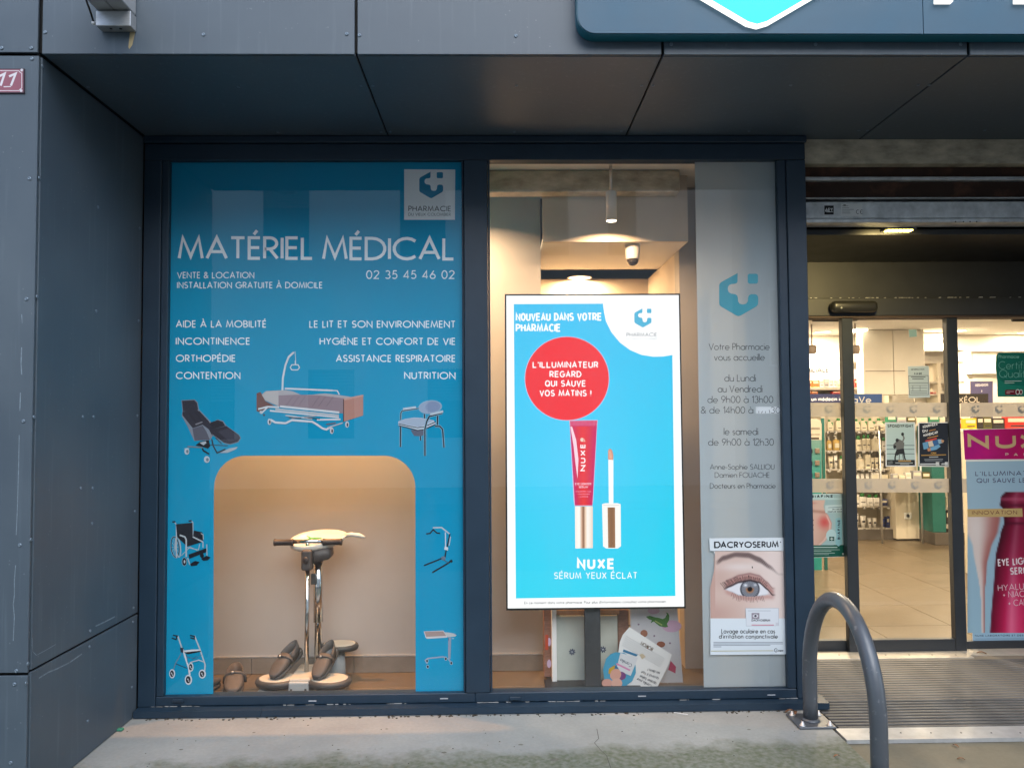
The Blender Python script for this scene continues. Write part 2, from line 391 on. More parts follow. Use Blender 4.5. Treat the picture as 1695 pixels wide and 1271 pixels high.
class Print:
    """inks laid on a flat sheet: shapes given as they are measured, each ink a hair above the last"""
    STEP = 0.00006
    def __init__(s, Y, z0=0.0): s.Y = Y; s.v = []; s.f = []; s.c = []; s.k = z0; s.tr = (0., 0., 1.); s.gain = 1.0
    def t(s, ox=0., oy=0., sc=1.): s.tr = (ox, oy, sc); return s
    def _p(s, p):
        ox, oy, sc = s.tr
        return P(ox + p[0] / sc, oy + p[1] / sc, s.Y - s.k)
    def up(s): s.k += s.STEP
    def base(s, k): s.k = k; return s
    def face(s, pts, cols):
        i = len(s.v); s.v += [s._p(p) for p in pts]; s.f.append(list(range(i, i + len(pts))))
        s.c.append(cols if isinstance(cols[0], (tuple, list)) else [cols] * len(pts))
    def poly(s, pts, c): s.up(); s.face(pts, c); return s
    def rect(s, x0, y0, x1, y1, c): return s.poly([(x0, y0), (x1, y0), (x1, y1), (x0, y1)], c)
    def grad(s, quad, fn, nx=6, ny=8):
        """quad corners tl,tr,br,bl; fn(u,v) gives the ink"""
        s.up(); a, b, c, d = quad
        def at(u, v):
            return tuple((a[i] * (1 - u) + b[i] * u) * (1 - v) + (d[i] * (1 - u) + c[i] * u) * v for i in (0, 1))
        for i in range(nx):
            for j in range(ny):
                uv = [(i / nx, j / ny), ((i + 1) / nx, j / ny), ((i + 1) / nx, (j + 1) / ny), (i / nx, (j + 1) / ny)]
                s.face([at(*q) for q in uv], [fn(*q) for q in uv])
        return s
    def paint(s, x0, y0, x1, y1, fn, nx, ny):
        """continuous-tone picture: fn(x, y) gives the ink at a point of the sheet"""
        return s.grad([(x0, y0), (x1, y0), (x1, y1), (x0, y1)], lambda u, v: fn(x0 + (x1 - x0) * u, y0 + (y1 - y0) * v), nx, ny)
    def ell(s, cx, cy, rx, ry, c, n=28, rot=0.0):
        ca, sa = math.cos(R(rot)), math.sin(R(rot))
        return s.poly([(cx + rx * math.cos(t) * ca - ry * math.sin(t) * sa, cy + rx * math.cos(t) * sa + ry * math.sin(t) * ca) for t in (2 * math.pi * k / n for k in range(n))], c)
    def line(s, pts, w, c):
        s.up()
        for q in ribbon(pts, w): s.face(q, c)
        return s
    def ring(s, cx, cy, rx, ry, w, c, n=24, rot=0.0):
        ca, sa = math.cos(R(rot)), math.sin(R(rot))
        return s.line([(cx + rx * math.cos(t) * ca - ry * math.sin(t) * sa, cy + rx * math.cos(t) * sa + ry * math.sin(t) * ca) for t in (2 * math.pi * k / n for k in range(n + 1))], w, c)
    def text(s, p0, p1, h, txt, wt=0.11, c=(255, 255, 255), gap=0.2, slant=0.0, even=0.0):
        adv = []; x = 0.0
        for ch in txt:
            w, st = GL.get(ch, GL[' ']); w = w * (1 - even) + (.82 if ch in 'MW' else .55) * even if w > .25 else w; adv.append(x); x += w + gap * .7 + wt * .75
        tot = max(0.01, x - gap * .7 - wt * .75)
        d = (p1[0] - p0[0], p1[1] - p0[1]); ln = math.hypot(*d); d = (d[0] / ln, d[1] / ln); up = (d[1], -d[0])
        ws = wt * h; xs = (ln - ws) / tot
        k0 = s.k
        for ch, ax in zip(txt, adv):
            gw = GL.get(ch, GL[' '])[0]; ex = (gw * (1 - even) + (.82 if ch in 'MW' else .55) * even) / gw if gw > .25 else 1.0
            for k, st in enumerate(GL.get(ch, GL[' '])[1]):
                s.k = k0 + (k + 1) * s.STEP
                pts = []
                for (x, y) in st:
                    X = ws / 2 + (ax + x * ex + slant * y) * xs; Y = ws / 2 + y * (h - ws)
                    pts.append((p0[0] + d[0] * X + up[0] * Y, p0[1] + d[1] * X + up[1] * Y))
                for q in ribbon(pts, ws): s.face(q, c)
        s.k = k0
        return s
    def logo(s, x, y, w, c):
        s.up(); s.face([(x + a * w, y + b * w) for a, b in LOGO], c); s.face([(x + a * w, y + b * w) for a, b in LOGO_SQ], c); return s
    def mesh(s):
        me = bpy.data.meshes.new('print'); me.from_pydata([tuple(v) for v in s.v], [], s.f)
        at = me.color_attributes.new('Col', 'FLOAT_COLOR', 'CORNER')
        i = 0
        for cols in s.c:
            for c in cols:
                at.data[i].color = (*[min(1.0, v * s.gain) for v in lin(c)], 1.0); i += 1
        me.update(); return me
    def build(s, name, mt, parent=None, origin=None):
        return link_mesh(name, s.mesh(), mt, parent, origin)
def prism_print(pts, Y, th):
    """a sheet with real thickness cut to an outline, its face at depth Y"""
    b = MB(); b.prism([P(x, y, Y) for x, y in pts], (0, th, 0)); return b
def cells(quad, Y, th):
    return prism_print(quad, Y, th)
def S(px, py, X):            # point of the upright plane facing sideways at X
    d = _ray(px, py); t = X / d.x
    return Vector((X, t * d.y, EYE + t * d.z))

# ------------------------------------------------------------------ shared materials
YF, YW, YG, YN, YD = 3.15, 4.08, 4.115, 4.71, 5.0
ZS, XL = 2.975, -1.845
def cladding_mat():
    mt, nt, b = _new('cladding'); N = nt.nodes; L = nt.links
    tc = N.new('ShaderNodeTexCoord')
    n1 = N.new('ShaderNodeTexNoise'); n1.inputs['Scale'].default_value = 2.2; n1.inputs['Detail'].default_value = 5; L.new(tc.outputs['Object'], n1.inputs['Vector'])
    mp = N.new('ShaderNodeMapping'); mp.inputs['Scale'].default_value = (26, 26, 1.2); L.new(tc.outputs['Object'], mp.inputs['Vector'])
    n2 = N.new('ShaderNodeTexNoise'); n2.inputs['Scale'].default_value = 1.6; n2.inputs['Detail'].default_value = 6; L.new(mp.outputs[0], n2.inputs['Vector'])
    r1 = N.new('ShaderNodeValToRGB'); L.new(n1.outputs['Fac'], r1.inputs['Fac'])
    r1.color_ramp.elements[0].color = (0.057, 0.080, 0.104, 1); r1.color_ramp.elements[1].color = (0.078, 0.104, 0.128, 1)
    r1.color_ramp.elements[0].position = .3; r1.color_ramp.elements[1].position = .7
    r2 = N.new('ShaderNodeValToRGB'); L.new(n2.outputs['Fac'], r2.inputs['Fac'])
    r2.color_ramp.elements[0].position = .58; r2.color_ramp.elements[1].position = .85
    r2.color_ramp.elements[0].color = (0, 0, 0, 1); r2.color_ramp.elements[1].color = (1, 1, 1, 1)
    sc = N.new('ShaderNodeMath'); sc.operation = 'MULTIPLY'; sc.inputs[1].default_value = .2; L.new(r2.outputs['Color'], sc.inputs[0])
    mx = N.new('ShaderNodeMix'); mx.data_type = 'RGBA'; L.new(sc.outputs[0], mx.inputs[0]); L.new(r1.outputs['Color'], mx.inputs[6]); mx.inputs[7].default_value = (.22, .28, .33, 1)
    # dried water spots
    vo = N.new('ShaderNodeTexVoronoi'); vo.inputs['Scale'].default_value = 26; L.new(tc.outputs['Object'], vo.inputs['Vector'])
    n4 = N.new('ShaderNodeTexNoise'); n4.inputs['Scale'].default_value = 3.; L.new(tc.outputs['Object'], n4.inputs['Vector'])
    lt = N.new('ShaderNodeMath'); lt.operation = 'LESS_THAN'; lt.inputs[1].default_value = .085; L.new(vo.outputs['Distance'], lt.inputs[0])
    gt = N.new('ShaderNodeMath'); gt.operation = 'GREATER_THAN'; gt.inputs[1].default_value = .52; L.new(n4.outputs['Fac'], gt.inputs[0])
    an = N.new('ShaderNodeMath'); an.operation = 'MULTIPLY'; L.new(lt.outputs[0], an.inputs[0]); L.new(gt.outputs[0], an.inputs[1])
    a2 = N.new('ShaderNodeMath'); a2.operation = 'MULTIPLY'; a2.inputs[1].default_value = .14; L.new(an.outputs[0], a2.inputs[0])
    m2 = N.new('ShaderNodeMix'); m2.data_type = 'RGBA'; L.new(a2.outputs[0], m2.inputs[0]); L.new(mx.outputs[2], m2.inputs[6]); m2.inputs[7].default_value = (.36, .42, .45, 1)
    L.new(m2.outputs[2], b.inputs['Base Color'])
    mr = N.new('ShaderNodeMapRange'); mr.inputs['To Min'].default_value = .38; mr.inputs['To Max'].default_value = .58; L.new(n1.outputs['Fac'], mr.inputs['Value']); L.new(mr.outputs[0], b.inputs['Roughness'])
    n3 = N.new('ShaderNodeTexNoise'); n3.inputs['Scale'].default_value = 420; L.new(tc.outputs['Object'], n3.inputs['Vector'])
    bp = N.new('ShaderNodeBump'); bp.inputs['Strength'].default_value = .06; bp.inputs['Distance'].default_value = .001; L.new(n3.outputs['Fac'], bp.inputs['Height']); L.new(bp.outputs[0], b.inputs['Normal'])
    return mt
M = {}
M['clad'] = cladding_mat()
M['rivet'] = mat('rivet', (.17, .22, .27), .4, .5)
M['dark'] = mat('dark_void', (.012, .013, .014), .8)
M['frame'] = mat('navy_aluminium', (.013, .031, .054), .42, 0, .5, var=.10, scale=5, bump=.04, bscale=500)
M['black'] = mat('black_plastic', (.012, .012, .013), .45)
M['galv'] = mat('galvanised_steel', (.50, .51, .51), .5, .4, .5, var=.28, scale=14, bump=.1, bscale=30)
M['alu'] = mat('aluminium', (.62, .63, .64), .38, .8, .5, var=.1, scale=20)
M['chrome'] = mat('chrome', (.72, .72, .72), .12, 1.0)
M['white'] = mat('white_paint', (.78, .78, .76), .5, var=.03, scale=3)
M['warmwall'] = mat('display_wall_paint', (.38, .36, .34), .7, var=.04, scale=2.5, bump=.05, bscale=90)
M['glass'] = glass_mat('shop_glass', .07)
M['doorglass'] = glass_mat('door_glass', .045)
M['conc'] = mat('old_concrete', (.46, .40, .30), .85, 0, .2, var=.35, scale=9, bump=.7, bscale=35, stretch=(1, 1, 2.2))
M['rust'] = mat('rusted_steel', (.035, .018, .012), .8, 0, .3, c2=(.13, .055, .03), scale=9, thr=(.5, .8), bump=.4, bscale=80)
M['ink'] = print_mat('printed_ink', gain=.8)
M['inkw'] = print_mat('vinyl_ink', gain=1.0)
M['inkmatt'] = print_mat('printed_paper', rough=.7, gain=.78)

# ------------------------------------------------------------------ the ground
def slab_mat(name, base, light, moss, mossy=True):
    mt, nt, b = _new(name); N = nt.nodes; L = nt.links
    tc = N.new('ShaderNodeTexCoord')
    n1 = N.new('ShaderNodeTexNoise'); n1.inputs['Scale'].default_value = 1.7; n1.inputs['Detail'].default_value = 8; n1.inputs['Roughness'].default_value = .62; L.new(tc.outputs['Object'], n1.inputs['Vector'])
    n2 = N.new('ShaderNodeTexNoise'); n2.inputs['Scale'].default_value = 60; n2.inputs['Detail'].default_value = 6; L.new(tc.outputs['Object'], n2.inputs['Vector'])
    r1 = N.new('ShaderNodeValToRGB'); L.new(n1.outputs['Fac'], r1.inputs['Fac']); r1.color_ramp.elements[0].position = .35; r1.color_ramp.elements[1].position = .65
    r1.color_ramp.elements[0].color = (*base, 1); r1.color_ramp.elements[1].color = (*light, 1)
    r2 = N.new('ShaderNodeValToRGB'); L.new(n2.outputs['Fac'], r2.inputs['Fac']); r2.color_ramp.elements[0].position = .3; r2.color_ramp.elements[1].position = .75
    r2.color_ramp.elements[0].color = (.90, .90, .90, 1); r2.color_ramp.elements[1].color = (1.04, 1.04, 1.04, 1)
    ml = N.new('ShaderNodeMix'); ml.data_type = 'RGBA'; ml.blend_type = 'MULTIPLY'; ml.inputs[0].default_value = .8; L.new(r1.outputs[0], ml.inputs[6]); L.new(r2.outputs[0], ml.inputs[7])
    out = ml.outputs[2]
    if mossy:
        # damp green growth along the open kerb side of the slab, ragged edge
        sx = N.new('ShaderNodeSeparateXYZ'); L.new(tc.outputs['Object'], sx.inputs[0])
        n3 = N.new('ShaderNodeTexNoise'); n3.inputs['Scale'].default_value = 3.2; n3.inputs['Detail'].default_value = 9; n3.inputs['Roughness'].default_value = .68; L.new(tc.outputs['Object'], n3.inputs['Vector'])
        a = N.new('ShaderNodeMath'); a.operation = 'MULTIPLY_ADD'; a.inputs[1].default_value = -1.0; a.inputs[2].default_value = 0.0; L.new(sx.outputs['Y'], a.inputs[0])
        a2 = N.new('ShaderNodeMath'); a2.operation = 'MULTIPLY_ADD'; a2.inputs[1].default_value = .55; L.new(n3.outputs['Fac'], a2.inputs[0]); L.new(a.outputs[0], a2.inputs[2])
        a3 = N.new('ShaderNodeMath'); a3.operation = 'MULTIPLY_ADD'; a3.inputs[1].default_value = .055; L.new(sx.outputs['X'], a3.inputs[0]); L.new(a2.outputs[0], a3.inputs[2])
        r3 = N.new('ShaderNodeValToRGB'); L.new(a3.outputs[0], r3.inputs['Fac']); r3.color_ramp.elements[0].position = .19; r3.color_ramp.elements[1].position = .31
        r3.color_ramp.elements[0].color = (0, 0, 0, 1); r3.color_ramp.elements[1].color = (1, 1, 1, 1)
        n4 = N.new('ShaderNodeTexNoise'); n4.inputs['Scale'].default_value = 38; n4.inputs['Detail'].default_value = 8; L.new(tc.outputs['Object'], n4.inputs['Vector'])
        r4 = N.new('ShaderNodeMapRange'); r4.inputs['To Min'].default_value = .5; r4.inputs['To Max'].default_value = 1.0; r4.inputs['From Min'].default_value = .3; r4.inputs['From Max'].default_value = .7; L.new(n4.outputs['Fac'], r4.inputs['Value'])
        fm = N.new('ShaderNodeMath'); fm.operation = 'MULTIPLY'; L.new(r3.outputs[0], fm.inputs[0]); L.new(r4.outputs[0], fm.inputs[1])
        mx = N.new('ShaderNodeMix'); mx.data_type = 'RGBA'; L.new(fm.outputs[0], mx.inputs[0]); L.new(out, mx.inputs[6]); mx.inputs[7].default_value = (*moss, 1); out = mx.outputs[2]
    L.new(out, b.inputs['Base Color']); b.inputs['Roughness'].default_value = .82; b.inputs['Specular IOR Level'].default_value = .3
    bp = N.new('ShaderNodeBump'); bp.inputs['Strength'].default_value = .22; bp.inputs['Distance'].default_value = .002; L.new(n2.outputs['Fac'], bp.inputs['Height']); L.new(bp.outputs[0], b.inputs['Normal'])
    return mt
M['slab'] = slab_mat('pale_concrete_slab', (.25, .262, .255), (.325, .338, .325), (.095, .11, .068))
M['tanpave'] = slab_mat('tan_pavement', (.135, .125, .092), (.19, .175, .13), (.1, .1, .1), False)
M['asphalt'] = mat('asphalt', (.05, .05, .052), .9, var=.3, scale=30, bump=.4, bscale=150)

b = MB(); b.quad((-300, -300, -.16), (300, -300, -.16), (300, 300, -.16), (-300, 300, -.16))
tag(b.build('ground', M['asphalt'], origin=(0, 0, 0)), kind='structure')
b = MB(); b.box(-40, 40, .4, 12.0, -.155, -.024)
tag(b.build('pavement', M['tanpave'], origin=(0, 3, 0)), kind='structure')
XE = 1.59
b = MB(); b.box(-6, XE, .9, 4.16, -.06, 0, bev=.006)
slab = tag(b.build('concrete_slab', M['slab'], origin=(0, 3.55, 0)), kind='structure')
# hairline crack in the slab: a thin sunken groove filled with dirt
b = MB()
def crack(pts, w):
    for q in ribbon(pts, w): b.quad(*[(x, y, .0012) for x, y in q])
cp = [G(988, 1206), G(991, 1222), G(984, 1229), G(994, 1241), G(1004, 1250), G(1011, 1271), G(1016, 1300)]
crack([(p.x, p.y) for p in cp], .0026)
o = b.build('crack', mat('crack_dirt', (.06, .055, .045), .95), slab)

for k, (x, y, r_) in enumerate(((918, 1257, .020), (388, 1268, .016), (862, 1232, .011), (1240, 1207, .009), (735, 1245, .014), (420, 1212, .008), (640, 1206, .007), (1300, 1240, .016), (560, 1240, .008), (1110, 1250, .013), (300, 1240, .009))):
    g = G(x, y); b = MB(); n_ = 14; random.seed(k)
    ring = [(g.x + r_ * random.uniform(.7, 1.2) * math.cos(2 * math.pi * i / n_), g.y + r_ * .7 * random.uniform(.7, 1.2) * math.sin(2 * math.pi * i / n_), .0009) for i in range(n_)]
    b.quad(*ring); b.build('stain', M.setdefault('stain', mat('dark_pavement_stain', (.12, .12, .10), .9, var=.3, scale=60)), slab)
# ------------------------------------------------------------------ the clad building
bld = empty('pharmacy_building', (0, YF, 0), 'grey blue metal clad shop building with deep soffit over the window and entrance', 'building')
def rivets(panel, pts, nrm):
    b = MB(); ax = 'Y' if abs(nrm.y) > .5 else ('X' if abs(nrm.x) > .5 else 'Z'); sg = nrm.x + nrm.y + nrm.z
    for p in pts:
        b.lathe(p, [(.0078, 0.0), (.0078, .0012 * sg), (.0060, .0032 * sg), (.0030, .0042 * sg), (.0028, .0028 * sg)], n=12, axis=ax)
    o = b.build('rivets', M['rivet'], panel); tag(o, kind='stuff')
def scratches(panel, lines, X=None):
    b = MB()
    for pts, w in lines:
        q = [S(x, y, X) if X is not None else P(x, y, YF) for x, y in pts]
        fl = [(p_.y, p_.z) if X is not None else (p_.x, p_.z) for p_ in q]
        for r_ in ribbon(fl, w): b.quad(*[(X + .0006, a, c) if X is not None else (a, YF - .0006, c) for a, c in r_])
    tag(b.build('scratches', M['scratch'], panel), kind='stuff')
M['scratch'] = mat('pale_scratch', (.17, .22, .26), .6, var=.3, scale=60)
def panel(name, x0, x1, y0, y1, z0, z1, riv=(), nrm=None):
    b = MB(); b.box(x0, x1, y0, y1, z0, z1, bev=.0016)
    o = b.build(name, M['clad'], bld)
    if riv: rivets(o, riv, nrm)
    return o
fy = Vector((0, -1, 0))
def rf(*l): return [P(x, y, YF) for x, y in l]
panel('cladding_panel', -3.4, -1.856, YF, YF + .012, ZS + .008, 4.6, rf((52, 80), (3, 80)), fy)
panel('cladding_panel', -1.838, -.578, YF, YF + .012, ZS + .002, 4.6, rf((75, 54), (337, 58), (574, 57)), fy)
panel('cladding_panel', -.566, .676, YF, YF + .012, ZS + .002, 4.6, rf((595, 59), (854, 60)), fy)
panel('cladding_panel', .688, 1.943, YF, YF + .012, ZS + .002, 4.6, rf((1111, 74), (1350, 74), (1590, 74)), fy)
panel('cladding_panel', 1.955, 4.6, YF, YF + .012, ZS + .002, 4.6)
pa = panel('cladding_panel', -3.4, -1.850, YF, YF + .012, .512, ZS - .006, rf((53, 98), (49, 296), (44, 495), (39, 697), (33, 902), (27, 1110)), fy)
scratches(pa, [([(36, 520), (37, 535)], .003), ([(36, 575), (35, 600), (36, 620)], .004), ([(34, 650), (33, 680)], .004), ([(32, 720), (31, 770), (29, 840), (27, 885)], .003), ([(26, 935), (24, 960), (24, 985), (22, 1000), (24, 1020), (22, 1060)], .003)])
panel('cladding_panel', -3.4, -1.850, YF, YF + .012, .004, .500, rf((24, 1132), (18, 1262)), fy)
fx = Vector((1, 0, 0))
def rs(*l): return [S(x, y, XL) for x, y in l]
pr = panel('cladding_panel', XL - .012, XL, YF + .016, YW - .002, .518, ZS - .006, rs((70, 110), (65, 295), (61, 491), (56, 690), (51, 893), (46, 1098), (162, 343), (159, 515), (155, 690), (152, 866), (149, 1044), (231, 378), (229, 531), (227, 688), (223, 846), (221, 1006), (137, 690), (133, 808), (153, 808)), fx)
scratches(pr, [([(53, 1055), (54, 1078), (60, 1084), (75, 1076), (92, 1066)], .0035), ([(158, 1036), (175, 1028), (190, 1020)], .006), ([(164, 575), (165, 610)], .002)], XL)
pl_ = panel('cladding_panel', XL - .012, XL, YF + .016, YW - .002, .004, .508, rs((43, 1130), (148, 1070), (145, 1193), (220, 1029), (218, 1137)), fx)
scratches(pl_, [([(64, 1122), (80, 1112), (95, 1106), (115, 1096), (135, 1082)], .006)], XL)
fz = Vector((0, 0, -1))
def rz(*l): return [G(x, y, ZS) for x, y in l]
for x0, x1, rv in ((-1.836, -.576, [(395, 144), (146, 144), (460, 219), (631, 219), (598, 142)]), (-.568, .677, [(617, 142), (855, 142), (1062, 142), (851, 218), (646, 218), (1029, 217)]),
                   (.686, 1.944, [(1081, 142), (1309, 141), (1520, 141), (1240, 217), (1422, 216)]), (1.952, 4.6, [(1538, 141), (1630, 216), (1436, 216)])):
    panel('soffit_panel', x0, x1, YF + .014, YW + .05, ZS, ZS + .012, rz(*rv), fz)
b = MB()
b.box(-3.4, 8.6, YF + .03, 10.6, ZS + .02, 4.6)
b.box(-3.4, XL - .02, YF + .03, 10.6, 0.0, ZS + .018)
b.box(8.3, 8.6, YD + .2, 10.6, 0.0, ZS + .018)
b.box(-1.86, 8.3, 10.3, 10.6, 0.0, ZS + .018); b.box(4.6, 8.6, YF + .03, YD + .19, 0, ZS + .018)
b.build('core_wall', M['dark'], bld)
b = MB(); b.box(3.9, 4.6, YF + .03, YD + .2, 0, ZS - .002, bev=.002)
b.build('entrance_pier', M['clad'], bld)
# concrete beam, rusted joists and shutter housing over the entrance
b = MB(); z0 = P(1500, 271, 4.13).z
b.box(1.636, 3.9, 4.13, 4.45, z0, ZS - .001)
b.build('concrete_lintel', M['conc'], bld)
b = MB()
zr = [P(1500, y, 4.17).z for y in (273, 293, 299, 327)]
b.box(1.636, 3.9, 4.19, 4.24, zr[1] + .002, z0 - .001); b.box(1.636, 3.9, 4.19, 4.24, zr[3] + .004, zr[2] - .002)
b.build('rusted_beam', M['rust'], bld)
b = MB(); b.box(1.636, 3.9, 4.165, 4.24, zr[2], zr[1], bev=.003); b.box(1.636, 3.9, 4.165, 4.24, zr[3] - .008, zr[3], bev=.003)
b.build('steel_flange', M['galv'], bld)
sh = empty('roller_shutter', (2.4, 4.16, 2.5), 'galvanised roller shutter housing with two stickers above the entrance', 'shutter')
z1, z2 = P(1500, 330, 4.16).z, P(1500, 362, 4.16).z
z3 = P(1500, 369, 4.16).z
b = MB(); b.box(1.637, 3.895, 4.16, 4.24, z2, z1 - .012, bev=.004); b.build('housing', M['galv'], sh)
b = MB(); b.box(1.637, 3.895, 4.152, 4.26, z3, z2 - .002, bev=.003); b.build('bottom_bar', M['galv'], sh)
b = MB()
for x in (1582, 1595, 1606, 1617):
    p = P(x, 367, 4.15); b.lathe((p.x, 4.1515, p.z), [(.004, 0), (.004, -.0006)], n=8, axis='Y')
tag(b.build('screw_holes', M['black'], sh), kind='stuff')
p = Print(4.158)
p.rect(1363.5, 339.5, 1381, 356.5, (215, 215, 215)).rect(1364.5, 340.5, 1380, 355.5, (18, 18, 20)).text((1366, 351), (1379, 350), 6, 'AEY', .2, (235, 235, 235)).line([(1365.5, 348), (1368, 351), (1379, 351)], .8, (235, 235, 235))
p.build('maker_sticker', M['inkmatt'], sh)
p = Print(4.158)
p.rect(1392, 337.5, 1427, 358, (225, 225, 222))
for y in (341, 344, 347, 350, 353): p.line([(1394, y), (1394 + random.uniform(10, 20), y)], .7, (110, 110, 110))
p.rect(1396, 339, 1400, 340.5, (40, 40, 40))
p.line(arc(1420, 351, 2.6, 3.2, 60, 300), .8, (30, 30, 30)).line(arc(1426.5, 351, 2.4, 3.2, 60, 300), .8, (30, 30, 30)).line([(1423.8, 351), (1426, 351)], .8, (30, 30, 30))
p.build('rating_plate', M['inkmatt'], sh)

# entrance ceiling, fascia and lamp
ZC = 2.488
M['entceil'] = mat('entrance_ceiling', (.010, .010, .010), .32, 0, .5, var=.1, scale=6)
M['hdr'] = mat('door_header_grey', (.036, .038, .042), .5, var=.12, scale=8)
b = MB(); b.box(1.636, 3.9, 4.262, YD + .3, ZC, ZC + .03); b.build('entrance_ceiling', M['entceil'], bld)
b = MB(); b.box(1.636, 3.9, YD + .03, YD + .06, 2.247, ZC - .001); b.build('header_panel', M['hdr'], bld)
lc = G(1487, 382, ZC - .012)
ll = empty('entrance_lamp', (lc.x, lc.y, ZC), 'small yellow lit lamp set in the dark ceiling above the entrance', 'lamp')
b = MB(); b.box(lc.x - .085, lc.x + .085, lc.y - .034, lc.y + .034, ZC - .011, ZC - .0005, bev=.003); b.build('housing', M['black'], ll)
M['ledy'] = emit('yellow_led', (1.0, .78, .18), 9.0)
b = MB()
for i in range(7):
    for j in range(2):
        b.box(lc.x - .066 + i * .02, lc.x - .053 + i * .02, lc.y - .022 + j * .024, lc.y - .004 + j * .024, ZC - .0155, ZC - .0113)
tag(b.build('led_lens', M['ledy'], ll), kind='stuff')
al = bpy.data.lights.new('entrance_lamp_light', 'AREA'); al.shape = 'RECTANGLE'; al.size = .15; al.size_y = .05; al.energy = 5.5; al.spread = R(150); al.color = (1, .76, .32)
ao = bpy.data.objects.new('entrance_lamp_light', al); COL.objects.link(ao); ao.parent = ll; ao.location = (0, .02, -.02); ao.rotation_euler = (R(45), 0, 0)

# house number plate
np_ = empty('house_number_plate', P(5, 155, YF - .004), 'weathered red enamel house number plate on the left cladding', 'number plate')
b = MB(); q = [P(-37, 114, YF - .006), P(40, 114, YF - .006), P(40, 154.5, YF - .006), P(-37, 154.5, YF - .006)]; b.prism(q, (0, .005, 0)); b.build('plate', mat('dark_red_enamel', (.05, .02, .03), .3), np_)
p = Print(YF - .0065); p.gain = .9
p.rect(-35.5, 115.5, 38.3, 152.8, (150, 105, 118)).rect(-35, 116, 38, 152.5, (160, 96, 112))
p.line([(-35, 117.5), (31, 117.5), (33, 120), (36, 122), (36, 146), (33, 148.5), (31, 150.5), (-35, 150.5)], 1.3, (225, 215, 222))
p.text((7, 145), (20, 144), 23, '1', .16, (235, 232, 238), slant=.2).text((-9, 145), (3, 144), 23, '1', .16, (235, 232, 238), slant=.2)
p.poly([(6, 145), (18, 144.5), (18, 143), (6, 143.2)], (235, 232, 238))
for x, y in ((36, 116.5), (35, 150.5)): p.ell(x, y, 2.3, 2.3, (225, 222, 228))
p.build('number', M['ink'], np_)

# projecting sign bracket of brushed aluminium, top left
br = empty('sign_bracket', P(190, 53, YF - .1), 'brushed aluminium box bracket projecting from the upper left cladding', 'bracket')
def px_box(x0, y0, x1, y1, Y0, Y1, bev=.002):
    a = P(x0, y1, Y0); c = P(x1, y0, Y0); bb = MB(); bb.box(a.x, c.x, Y0, Y1, a.z, c.z, bev=bev); return bb
px_box(158, 18, 216, 43, YF - .054, YF - .002).build('mount_box', mat('brushed_aluminium', (.48, .49, .50), .42, .7, .5, var=.12, scale=40, stretch=(1, 1, 12)), br)
a = P(146, 0, 2.93)
q0 = P(158, 17, YF - .054); q1 = P(216, 17, YF - .054); xm_ = (q0.x + q1.x) / 2
for xa_, xb_ in ((q0.x + .001, xm_ - .0012), (xm_ + .0012, q1.x - .001)):
    b = MB(); b.box(xa_, xb_, YF - .62, YF - .004, q0.z + .003, q0.z + .13, bev=.003); b.build('arm_beam', mat('grey_beam', (.42, .43, .44), .45, .3), br)
b = MB(); b.tube([P(140, -6, YF - .12), P(149, 18, YF - .08), P(155, 37, YF - .04)], .004, 8); b.build('cable', M['black'], br)
b = MB(); c_ = P(155.5, 39, YF - .04); b.lathe(c_, [(.007, -.006), (.007, .006)], n=10, axis='X'); b.build('cable_gland', M['white'], br)
b = MB()
for x in (184, 200):
    c_ = G(x, 48, P(190, 43, YF - .054).z - .0005); b.lathe(c_, [(.006, 0), (.006, -.001)], n=10)
tag(b.build('drain_holes', M['black'], br), kind='stuff')
pp = Print(YF - .0006); pp.poly([(215, 54), (224, 53), (219, 75), (214, 82), (212.5, 78)], (178, 160, 120)); pp.build('torn_tape', M['inkmatt'], br)

# illuminated shop sign
SY = 3.082
sg = empty('shop_sign', P(1300, 70, SY), 'blue illuminated fascia sign with glowing emblem and white letters', 'sign')
M['teal'] = mat('teal_sign_side', (.006, .13, .19), .4, var=.06)
M['signface'] = mat('pale_blue_sign_face', (.015, .078, .135), .5, var=.08, scale=4)
zb = P(1300, 57, SY).z; xl = P(955, 20, SY).x
def rounded(x0, x1, z0, z1, r, n=8):
    pts = [(x0 + r - r * math.sin(t), z0 + r - r * math.cos(t)) for t in (math.pi / 2 * k / n for k in range(n + 1))]
    pts += [(x0 + r - r * math.cos(t), z1 - r + r * math.sin(t)) for t in (math.pi / 2 * k / n for k in range(n + 1))]
    return pts + [(x1, z1), (x1, z0)]
rp_ = rounded(xl, 4.4, zb, zb + .78, .075)
b = MB(); b.prism([(x, SY + .006, z) for x, z in rp_], (0, YF - SY - .008, 0)); b.build('sign_case', M['teal'], sg)
xs = P(1528, 30, SY).x
for aa, cc in ((None, xs - .0015), (xs + .0015, 4.398)):
    pts = [(max(x, aa) if aa else min(x, cc), z) for x, z in rounded(xl + .003, 4.398 if aa else cc, zb + .003, zb + .777, .072)]
    if aa: pts = [(aa, zb + .003), (cc, zb + .003), (cc, zb + .777), (aa, zb + .777)]
    b = MB(); b.prism([(x, SY, z) for x, z in pts], (0, .005, 0)); b.build('face_panel', M['signface'], sg)
M['cyanlit'] = emit('cyan_lit_acrylic', (0.0, .54, .88), .54)
M['whitelit'] = emit('white_lit_acrylic', (1.0, .97, .93), .75)
lw = 250.; lx, ly = 1253 - .492 * lw, 39.5 - 1.106 * lw
